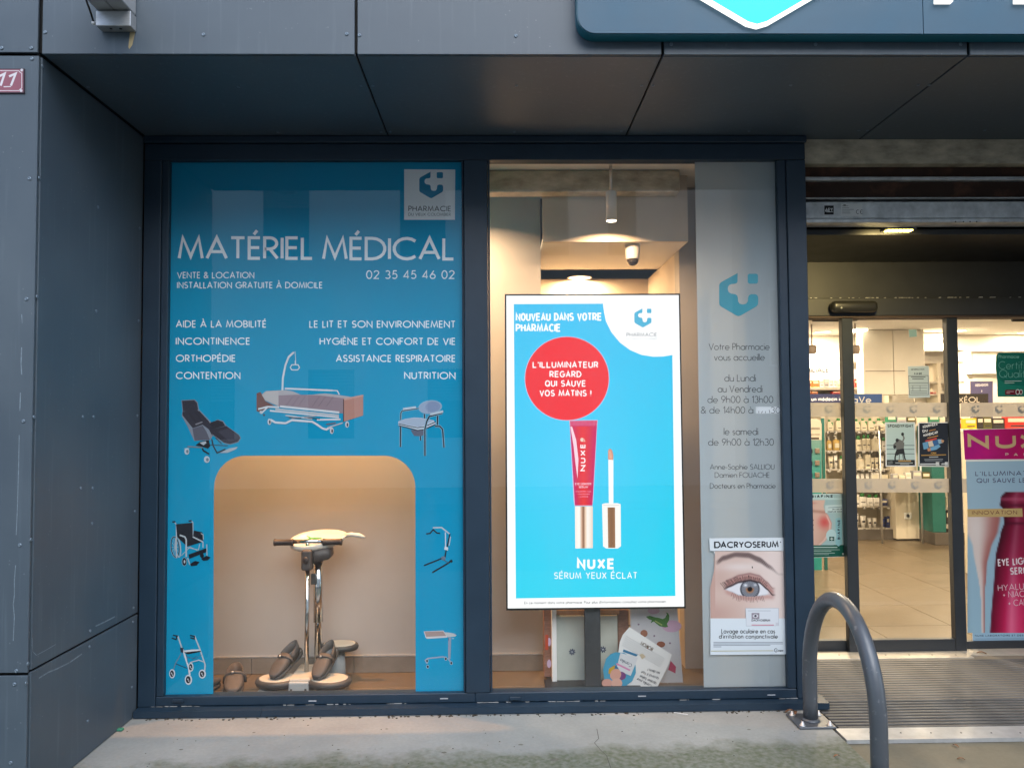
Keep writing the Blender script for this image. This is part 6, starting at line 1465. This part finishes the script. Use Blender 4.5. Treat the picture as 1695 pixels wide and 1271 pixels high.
def bottle(kind, h, w):
    """parts of a bottle at the origin: body with shoulder, cap, label"""
    out = []
    b = MB(); r_ = w / 2
    if kind == 'jug':
        b.box(-r_, r_, -r_ * .7, r_ * .7, 0, h * .80, bev=r_ * .35, seg=2); out.append(('body', b.mesh(), 'lotion'))
        b = MB(); b.lathe((-r_ * .2, 0, h * .8), [(r_ * .4, -.004), (r_ * .4, h * .1), (r_ * .3, h * .19)], n=12); out.append(('cap', b.mesh(), 'capgreen'))
        b = MB(); b.prism([(r_ * .1, -r_ * .7 - .0015, h * .74), (r_ * .8, -r_ * .7 - .0015, h * .74), (r_ * .8, -r_ * .7 - .0015, h * .42)], (0, .001, 0)); out.append(('label', b.mesh(), 'capgreen'))
        b = MB(); b.box(-r_ * .6, r_ * .5, -r_ * .7 - .0018, -r_ * .7 - .0006, h * .2, h * .26); out.append(('label_line', b.mesh(), 'inkdark'))
    elif kind == 'pump':
        b.lathe((0, 0, 0), [(r_ * .9, 0), (r_, .006), (r_, h * .58), (r_ * .85, h * .66), (r_ * .4, h * .70), (r_ * .38, h * .74)], n=16, sy=.8); out.append(('body', b.mesh(), 'lotion'))
        b = MB(); b.lathe((0, 0, h * .74), [(r_ * .42, 0), (r_ * .42, h * .07), (r_ * .12, h * .075), (r_ * .12, h * .2)], n=12); b.box(-r_ * .7, r_ * .25, -r_ * .2, r_ * .2, h * .93, h * .985, bev=.002); out.append(('pump_head', b.mesh(), 'capwhite'))
        b = MB(); b.box(-r_ * .6, r_ * .6, -r_ * .8 - .002, -r_ * .8 + .004, h * .16, h * .46); out.append(('label', b.mesh(), 'labelcream'))
    elif kind == 'flip':
        b.box(-r_, r_, -r_ * .65, r_ * .65, 0, h * .74, bev=r_ * .3, seg=2); out.append(('body', b.mesh(), 'lotion'))
        b = MB(); b.lathe((0, 0, h * .74), [(r_ * .62, 0), (r_ * .6, h * .24), (r_ * .5, h * .26)], n=14, sy=.7); out.append(('cap', b.mesh(), 'capgreen'))
        b = MB(); b.box(-r_ * .6, r_ * .6, -r_ * .65 - .0015, -r_ * .65, h * .3, h * .36); out.append(('label_line', b.mesh(), 'inkdark'))
    elif kind == 'tube':
        b.loft([[(r_ * .7 * math.cos(t), r_ * .7 * math.sin(t), h * .12) for t in (2 * math.pi * i / 12 for i in range(12))], [(r_ * .9 * math.cos(t), r_ * .5 * math.sin(t), h * .6) for t in (2 * math.pi * i / 12 for i in range(12))], [(r_ * math.cos(t), r_ * .08 * math.sin(t), h) for t in (2 * math.pi * i / 12 for i in range(12))]]); out.append(('body', b.mesh(), 'lotion'))
        b = MB(); b.lathe((0, 0, 0), [(r_ * .55, 0), (r_ * .55, h * .12), (r_ * .5, h * .125)], n=12); out.append(('cap', b.mesh(), 'capwhite'))
        b = MB(); b.box(-r_ * .5, r_ * .5, -r_ * .62, -r_ * .5, h * .45, h * .6); out.append(('label', b.mesh(), 'inkdark'))
    else:
        b.box(-r_, r_, -.03, .03, 0, h, bev=.0015); out.append(('carton', b.mesh(), 'lotion'))
        b = MB(); b.box(-r_ * .8, r_ * .8, -.0318, -.0302, h * .55, h * .85); out.append(('label', b.mesh(), 'labelcream'))
        b = MB(); b.box(-r_ * .6, r_ * .7, -.0318, -.0302, h * .2, h * .3); out.append(('label_line', b.mesh(), 'inkdark'))
    return out
M['capgreen'] = mat('green_cap', (.05, .24, .07), .4); M['capwhite'] = mat('white_cap', (.7, .68, .62), .4); M['inkdark'] = mat('dark_label_ink', (.05, .05, .06), .5); M['labelcream'] = mat('cream_label', (.66, .62, .50), .5)
BODY = {'cream': (.68, .62, .48), 'white': (.76, .74, .70), 'amber': (.50, .34, .10), 'blue': (.03, .05, .20), 'orange': (.75, .22, .04), 'red': (.60, .04, .03), 'grey': (.34, .34, .36), 'yellow': (.80, .50, .03), 'dark': (.04, .03, .025), 'olive': (.10, .09, .03), 'green': (.03, .22, .12)}
BM = {k: mat(k + '_pack', v, .45, var=.05, scale=40) for k, v in BODY.items()}
PROTO = {}
def product(kind, colour, x0, x1, ytop, ybase, Y, label, cat, group):
    a, c = P(x0, ybase, Y), P(x1, ytop, Y); w, h = c.x - a.x, c.z - a.z
    key = (kind, colour, round(w, 2), round(h, 2))
    if key not in PROTO:
        L_ = bottle(kind, h, w)
        for n_, me, k in L_: me.name = n_; me.materials.append(BM[colour] if k == 'lotion' else M[k])
        PROTO[key] = L_
    e = empty({'jug': 'lotion_bottle', 'pump': 'pump_bottle', 'flip': 'shower_bottle', 'tube': 'cream_tube', 'box': 'carton'}[kind], ((a.x + c.x) / 2, Y, a.z + .0005), label, cat, group)
    for n_, me, k in PROTO[key]:
        o = bpy.data.objects.new(n_, me); COL.objects.link(o); o.parent = e
def row(items, Y, base, rowname, group):
    n = 0
    for kind, colour, x0, x1, yt in items:
        word = {'jug': 'lotion bottle', 'pump': 'pump bottle', 'flip': 'shower bottle', 'tube': 'cream tube', 'box': 'carton'}[kind]
        product(kind, colour, x0, x1, yt, base, Y, '%s %s, %s from left on the %s' % (colour, word, ORD[n] if n < 10 else 'last', rowname), word.split()[-1], group); n += 1
YR = YK + .07
row([('jug', 'cream', 1369, 1378, 694), ('jug', 'cream', 1382, 1396, 692), ('jug', 'cream', 1414, 1423, 693), ('jug', 'cream', 1424, 1434, 692), ('jug', 'cream', 1435.5, 1447, 692), ('jug', 'cream', 1449, 1463, 693)], YR, 713, 'top product shelf', 'products on the wall shelves')
row([('pump', 'amber', 1368, 1376, 722), ('pump', 'amber', 1378, 1389, 720), ('flip', 'cream', 1391, 1399, 722), ('flip', 'cream', 1416, 1425, 721), ('flip', 'cream', 1427, 1433, 719), ('flip', 'cream', 1434, 1440, 719), ('pump', 'cream', 1442, 1456, 717), ('flip', 'white', 1459, 1466, 724)], YR, 745, 'second product shelf', 'products on the wall shelves')
row([('tube', 'cream', 1371, 1379, 755), ('tube', 'white', 1380.5, 1386, 753), ('flip', 'cream', 1389, 1398, 754), ('pump', 'cream', 1417, 1430, 751), ('box', 'cream', 1431, 1439, 752), ('tube', 'cream', 1441, 1447, 757), ('tube', 'cream', 1448, 1454, 757), ('tube', 'white', 1456, 1463, 754)], YR, 776, 'third product shelf', 'products on the wall shelves')
row([('tube', 'white', 1417, 1423, 783), ('tube', 'white', 1424.5, 1431, 783), ('tube', 'white', 1432.5, 1439, 783), ('box', 'white', 1441, 1453, 781), ('box', 'cream', 1455, 1468, 785)], YR, 807, 'fourth product shelf', 'products on the wall shelves')
row([('box', 'white', 1414, 1420.5, 818), ('flip', 'white', 1421.5, 1433, 816), ('flip', 'white', 1434.5, 1444, 818), ('flip', 'white', 1445.5, 1454, 819), ('box', 'blue', 1456, 1467, 826)], YR, 838, 'fifth product shelf', 'products on the wall shelves')
row([('tube', 'white', 1415, 1421, 850), ('tube', 'white', 1424, 1433, 853), ('tube', 'white', 1436, 1442.5, 857), ('tube', 'white', 1444, 1451, 857), ('tube', 'blue', 1460, 1465, 858), ('box', 'blue', 1466, 1470, 855), ('box', 'blue', 1471, 1475, 854)], YR, 873.5, 'bottom product shelf', 'products on the wall shelves')

# upper lit shelf with cartons
up_ = empty('lit_header_shelf', (kx(1385), YK, kz(655)), 'brightly lit header shelf with dark lettering above the product shelves', 'shelf')
M['lit'] = emit('lit_header_panel', (1.0, .93, .80), .52)
b = MB(); b.box(kx(1300), kx(1431), YK + .30, YK + .32, kz(655), kz(582)); b.build('back_panel', M['cab'], up_)
b = MB(); b.box(kx(1300), kx(1431), YK + .05, YK + .07, kz(598), kz(582)); b.build('light_box', M['lit'], up_)
b = MB(); b.box(kx(1300), kx(1431), YK + .1, YK + .12, kz(626), kz(610)); b.build('text_panel', M['lit'], up_)
b = MB(); b.box(kx(1300), kx(1431.5), YK - .02, YK + .30, kz(645), kz(641)); b.build('shelf_board', M['shelfb'], up_)
b = MB(); b.box(kx(1300), kx(1431.5), YK - .02, YK + .30, kz(655), kz(652)); b.build('shelf_board', M['shelfb'], up_)
p = Print(YK + .0985); p.text((1318, 616.8), (1372, 616.3), 8.4, 'FAMILIALE', .15, (30, 28, 26), gap=.17).line([(1420, 600), (1418, 606), (1427, 614), (1431, 612)], .9, (60, 56, 54)); p.build('lettering', M['inkmatt'], up_)
row([('box', 'orange', 1335, 1342, 629), ('box', 'orange', 1343.5, 1354, 630), ('box', 'white', 1355.5, 1361.5, 629), ('box', 'grey', 1362.5, 1370, 627), ('box', 'white', 1371, 1377, 628), ('box', 'white', 1378, 1383, 628), ('box', 'cream', 1384, 1389.5, 630), ('box', 'red', 1390.5, 1396, 628), ('box', 'red', 1413, 1420, 628), ('box', 'white', 1421.5, 1430, 633)], YK + .06, 641, 'lit header shelf', 'cartons on the lit header shelf')
row([('box', 'orange', 1335, 1341, 647), ('box', 'orange', 1342, 1352, 647.5), ('box', 'red', 1376, 1392, 648)], YK + .06, 652, 'ledge under the header shelf', 'cartons on the lower ledge')
for x, side in ((1344, 'left'), (1416, 'right')):
    q = P(x, 578, 8.6); e = empty('track_spot', (q.x, 8.6, q.z), 'brown track spotlight, %s of the two before the lit header' % side, 'spotlight')
    b = MB(); b.lathe((q.x, 8.6, q.z), [(.03, -.05), (.045, -.045), (.05, .03), (.03, .045)], n=18); b.build('head', M['brown'], e)
    b = MB(); b.tube([(q.x, 8.6, q.z + .04), (q.x, 8.6, 2.5)], .008, 8); b.build('arm', M['brown'], e)
b = MB(); q0, q1 = P(1410, 568, 9.2), P(1430, 563, 9.2); b.box(q0.x, q1.x, 9.1, 9.3, 2.475, 2.498); tag(b.build('ceiling_light_bar', M['lens']), 'short bright ceiling light bar left of the tall cream partition', 'ceiling light')
# banner and counter signs
def board(name, label, x0, y0, x1, y1, Y, colour, texts, cat='sign'):
    e = empty(name, P((x0 + x1) / 2, y1, Y), label, cat)
    prism_print([(x0, y0), (x1, y0), (x1, y1), (x0, y1)], Y, .012).build('board', mat(name + '_board', colour, .5), e)
    p = Print(Y - .0008)
    for (a, c, h, s_, wt, col) in texts: p.text(a, c, h, s_, wt, col)
    p.build('lettering', M['inkmatt'], e); return e
board('doctor_banner', 'dark blue banner inviting to see a doctor behind the narrow leaf', 1290, 652, 1398, 668, 8.2, (.012, .016, .07), [((1303, 664), (1396, 663.5), 6.6, 'Consultez un médecin ici', .2, (226, 228, 236))])
board('blue_counter_sign', 'blue counter sign reading aVe just right of the first door post', 1405, 652, 1460, 669, 7.6, (.02, .06, .20), [((1411, 667), (1442, 667), 11, 'aVe', .13, (226, 222, 214))])
board('black_counter_display', 'black counter display with cut off white letters behind the right door post', 1558, 651.5, 1636, 668, 7.4, (.03, .025, .02), [((1571, 667), (1622, 666), 9.5, 'LUXÉOL', .14, (226, 216, 200))])
board('purple_panel', 'purple standing panel with white lettering behind the black counter display', 1607, 631, 1643.5, 700, 8.6, (.10, .09, .20), [((1614, 640), (1636, 639), 4.5, 'MEDADOM', .26, (226, 224, 236)), ((1624, 649), (1626, 649), 3.5, '8', .2, (226, 224, 236))], 'panel')
# tall partition, cabinet, green unit
pw_ = empty('tall_partition', (kx(1484), 9.2, 0), 'tall cream cabinet wall in the middle of the shop behind the sliding door', 'cabinet')
for a, c in ((1433, 1483), (1484, 1535)):
    b = MB(); b.box(kx(a, 9.2), kx(c, 9.2), 9.2, 9.38, P(1480, 653, 9.2).z, 2.496, bev=.003); b.build('upper_door', M['shopwall'], pw_)
b = MB(); b.box(kx(1436, 9.2), kx(1502, 9.2), 9.192, 9.198, P(1480, 614.6, 9.2).z, P(1480, 613.6, 9.2).z); b.build('groove', M['brown'], pw_)
b = MB(); b.box(kx(1480.5, 9.3), kx(1542, 9.3), 9.3, 9.5, 0.02, P(1500, 690, 9.3).z, bev=.003); b.build('lower_door', M['cab'], pw_)
q = P(1502.5, 853.5, 9.295); b = MB(); b.box(q.x - .045, q.x + .045, 9.288, 9.2995, q.z - .04, q.z + .04, bev=.004); so_ = b.build('socket', M['white'], pw_)
b = MB(); b.lathe((q.x, 9.287, q.z), [(.022, .001), (.022, -.001), (.016, -.0008), (.015, .004)], n=18, axis='Y'); b.build('socket_ring', M['greyplast'], so_)
gu = empty('green_unit', (kx(1553, 9.0), 9.0, 0), 'tall dark green shelf end beside the white cabinet', 'cabinet')
b = MB(); b.box(kx(1541.5, 9.0), kx(1563, 9.0), 9.0, 9.35, .14, P(1550, 690, 9.0).z, bev=.003); b.build('side_panel', M['green'], gu)
b = MB(); b.box(kx(1541, 9.0), kx(1590, 9.0), 8.96, 9.4, .001, .138, bev=.003); b.build('plinth', M['plinth'], gu)
for y in (712, 742, 772, 802, 838, 868):
    b = MB(); b.box(kx(1564, 9.0), kx(1600, 9.0), 8.99, 9.35, P(1570, y, 9.0).z - .012, P(1570, y, 9.0).z); b.build('shelf_board', M['shelfb'], gu)
row([('box', 'white', 1565, 1570, 690), ('box', 'red', 1571, 1590, 692)], 9.06, 712, 'top board of the green unit', 'cartons on the green unit')
row([('box', 'cream', 1565, 1572, 822), ('box', 'dark', 1573, 1590, 824)], 9.06, 838, 'middle board of the green unit', 'cartons on the green unit')
row([('box', 'dark', 1565, 1568, 845), ('box', 'olive', 1569, 1573, 844), ('box', 'white', 1574, 1588, 846)], 9.06, 868, 'lowest board of the green unit', 'cartons on the green unit')
# counter between: gondola with boxes behind the posters
gd = empty('low_gondola', P(1520, 800, 8.9), 'low gondola shelf of small goods behind the two event posters', 'shelf unit')
b = MB(); b.box(kx(1474, 8.9), kx(1540, 8.9), 8.9, 9.18, P(1500, 797, 8.9).z - .02, P(1500, 797, 8.9).z); b.build('shelf_board', M['shelfb'], gd)
b = MB(); b.box(kx(1466, 8.9), kx(1570, 8.9), 8.9, 9.18, P(1500, 702, 8.9).z - .02, P(1500, 702, 8.9).z); b.build('shelf_board', M['shelfb'], gd)
for x in (1470, 1538):
    b = MB(); b.tube([(kx(x + 1, 8.9), 9.1, .001), (kx(x + 1, 8.9), 9.1, P(1500, 702, 8.9).z - .021)], .012, 10); b.build('post', M['alu'], gd)
row([('box', 'grey', 1476, 1484, 784), ('box', 'cream', 1486, 1496, 787), ('box', 'white', 1498, 1506, 782), ('box', 'grey', 1509, 1523, 779), ('box', 'olive', 1525, 1537, 781)], 8.96, 797, 'gondola board below the posters', 'cartons on the gondola')
row([('box', 'green', 1467, 1481, 688), ('box', 'grey', 1483, 1498, 689), ('box', 'olive', 1500, 1513, 690), ('box', 'cream', 1515, 1533, 691), ('box', 'green', 1536, 1552, 688), ('box', 'cream', 1554, 1568, 691)], 8.96, 702, 'gondola top above the posters', 'cartons on the gondola')
# dark shelf niche with warm light right of the partition
nc = empty('wall_niche', P(1552, 652, 9.3), 'warm lit open wall niche between the cream cabinet and the right door post', 'shelf')
b = MB(); x0, x1 = kx(1536, 9.3), kx(1600, 9.3)
b.box(x0, x1, 9.55, 9.58, P(1550, 690, 9.3).z, 2.49); b.build('back_panel', M['shopwall'], nc)
for y in (580, 599, 632, 652):
    b = MB(); b.box(x0, x1, 9.3, 9.55, P(1550, y, 9.3).z - .015, P(1550, y, 9.3).z); b.build('shelf_board', M['shelfb'], nc)
b = MB(); b.box(kx(1555, 9.3), kx(1561, 9.3), 9.29, 9.55, P(1550, 690, 9.3).z, P(1550, 599, 9.3).z - .016); b.build('post', M['cab'], nc)
row([('box', 'red', 1541, 1554, 649)], 9.36, 652, 'open wall niche', 'goods in the wall niche')
# right hand counter goods
ct = empty('counter_shelf', P(1640, 712, 7.2), 'white counter shelf holding small goods above the magenta poster', 'counter')
b = MB(); z_ = P(1640, 710, 7.2).z; b.box(kx(1612, 7.2), 6.2, 7.18, 7.42, z_ - .03, z_, bev=.003); b.build('top', M['white'], ct)
b = MB(); b.box(kx(1614, 7.2), 6.2, 7.21, 7.40, .001, z_ - .031); b.build('front', M['cab'], ct)
row([('box', 'yellow', 1594, 1613, 692.5), ('box', 'dark', 1615, 1624, 690), ('box', 'olive', 1625, 1638, 690), ('box', 'dark', 1639.5, 1659, 692), ('box', 'red', 1661.5, 1700, 689)], 7.24, 710, 'counter above the magenta poster', 'goods on the counter')
wf = empty('wall_frame', P(1630, 617, 9.8), 'pale framed recess on the shop wall left of the green sign', 'wall frame')
for x0, y0, x1, y1 in ((1601, 578, 1606, 620), (1606.5, 578, 1700, 582), (1606.5, 614, 1700, 619)):
    a, c = P(x0, y1, 9.82), P(x1, y0, 9.82); b = MB(); b.box(a.x, c.x, 9.80, 9.845, a.z, c.z, bev=.003)
    b.build('frame_bar', M['white'], wf)
# card display behind the narrow leaf
YZ = 7.6
cdp = empty('floor_card_display', P(1349, 800, YZ), 'cream and teal rounded card display behind the narrow leaf', 'display stand')
prism_print([(1320, 694), (1353, 693), (1358, 696), (1360, 702), (1361, 950), (1320, 950)], YZ, .02).build('card', mat('cream_card', (.58, .52, .42), .6), cdp)
p = Print(YZ - .0008); p.grad([(1321, 728), (1360, 728), (1360.5, 948), (1321, 948)], lambda u, v: (120 - 80 * min(1, v * 3), 160, 156), 2, 8)
for y in (708, 710, 719): p.line([(1338, y), (1357, y)], 1.0, (90, 80, 70))
p.rect(1338, 724, 1356, 727, (70, 56, 44))
p.build('print', M['inkmatt'], cdp)
for k, y in enumerate((743, 763, 783)):
    b = MB(); a, c = P(1338, y + 7, YZ - .02), P(1345, y, YZ - .02); b.box(a.x, c.x, YZ - .02, YZ - .001, a.z, c.z, bev=.002); b.build('black_pocket', M['black'], cdp)
    b = MB(); a, c = P(1350, y + 7, YZ - .02), P(1357, y - 1, YZ - .02); b.box(a.x, c.x, YZ - .02, YZ - .001, a.z, c.z, bev=.002); b.build('grey_pocket', M['brown'], cdp)
b = MB(); b.box(kx(1361.5, YZ), kx(1366, YZ), YZ, YZ + .02, .001, P(1363, 692, YZ).z); b.build('teal_edge', M['green'], cdp)

# ------------------------------------------------------------------ the far side of the street (seen mirrored in the glass)
ob = empty('opposite_building', (0, -9, 0), 'pale rendered building across the street seen mirrored in the glass', 'building')
M['render'] = mat('pale_render', (.80, .79, .77), .85, var=.06, scale=1.5)
M['blind'] = mat('grey_louvre', (.16, .155, .15), .5)
b = MB(); b.box(-16, 5.2, -13, -9, -.15, 7.6); b.build('wall', M['render'], ob)
b = MB(); b.box(5.202, 18, -13, -9.6, -.15, 9.0); b.build('wing_wall', mat('grey_render', (.40, .39, .38), .85), ob)
def owin(x0, x1, z0, z1, Yb=-9.0):
    b = MB(); b.box(x0, x1, Yb - .02, Yb + .012, z0, z1); f_ = b.build('window', M['white'], ob)
    b = MB(); b.box(x0 + .05, x1 - .05, Yb + .013, Yb + .02, z0 + .05, z1 - .05); b.build('pane', mat('dark_pane', (.03, .035, .04), .1), f_)
    b = MB(); n = int((z1 - z0) * .45 / .07)
    for k in range(n): b.box(x0 + .05, x1 - .05, Yb + .021, Yb + .034, z1 - .05 - k * .07 - .055, z1 - .05 - k * .07)
    b.build('louvre', M['blind'], f_)
for x in (-12.2, -9.4, -6.8, -4.2, -1.6): 
    owin(x, x + 1.1, 1.0, 2.6)
for x0, x1 in ((-11.2, -10.1), (-8.4, -7.3), (-5.2, -4.1), (-2.2, -1.1), (.95, 1.62), (2.4, 3.12)): owin(x0, x1, 5.0, 7.0)
for x in (6.2, 8.8, 11.4, 14.0): owin(x, x + 1.2, 2.6, 4.4, -9.6)
b = MB(); b.box(-60, 60, -9.5, -5.8, -.155, -.03, bev=.01); tag(b.build('far_pavement', M['tanpave'], origin=(0, -7, 0)), kind='structure')
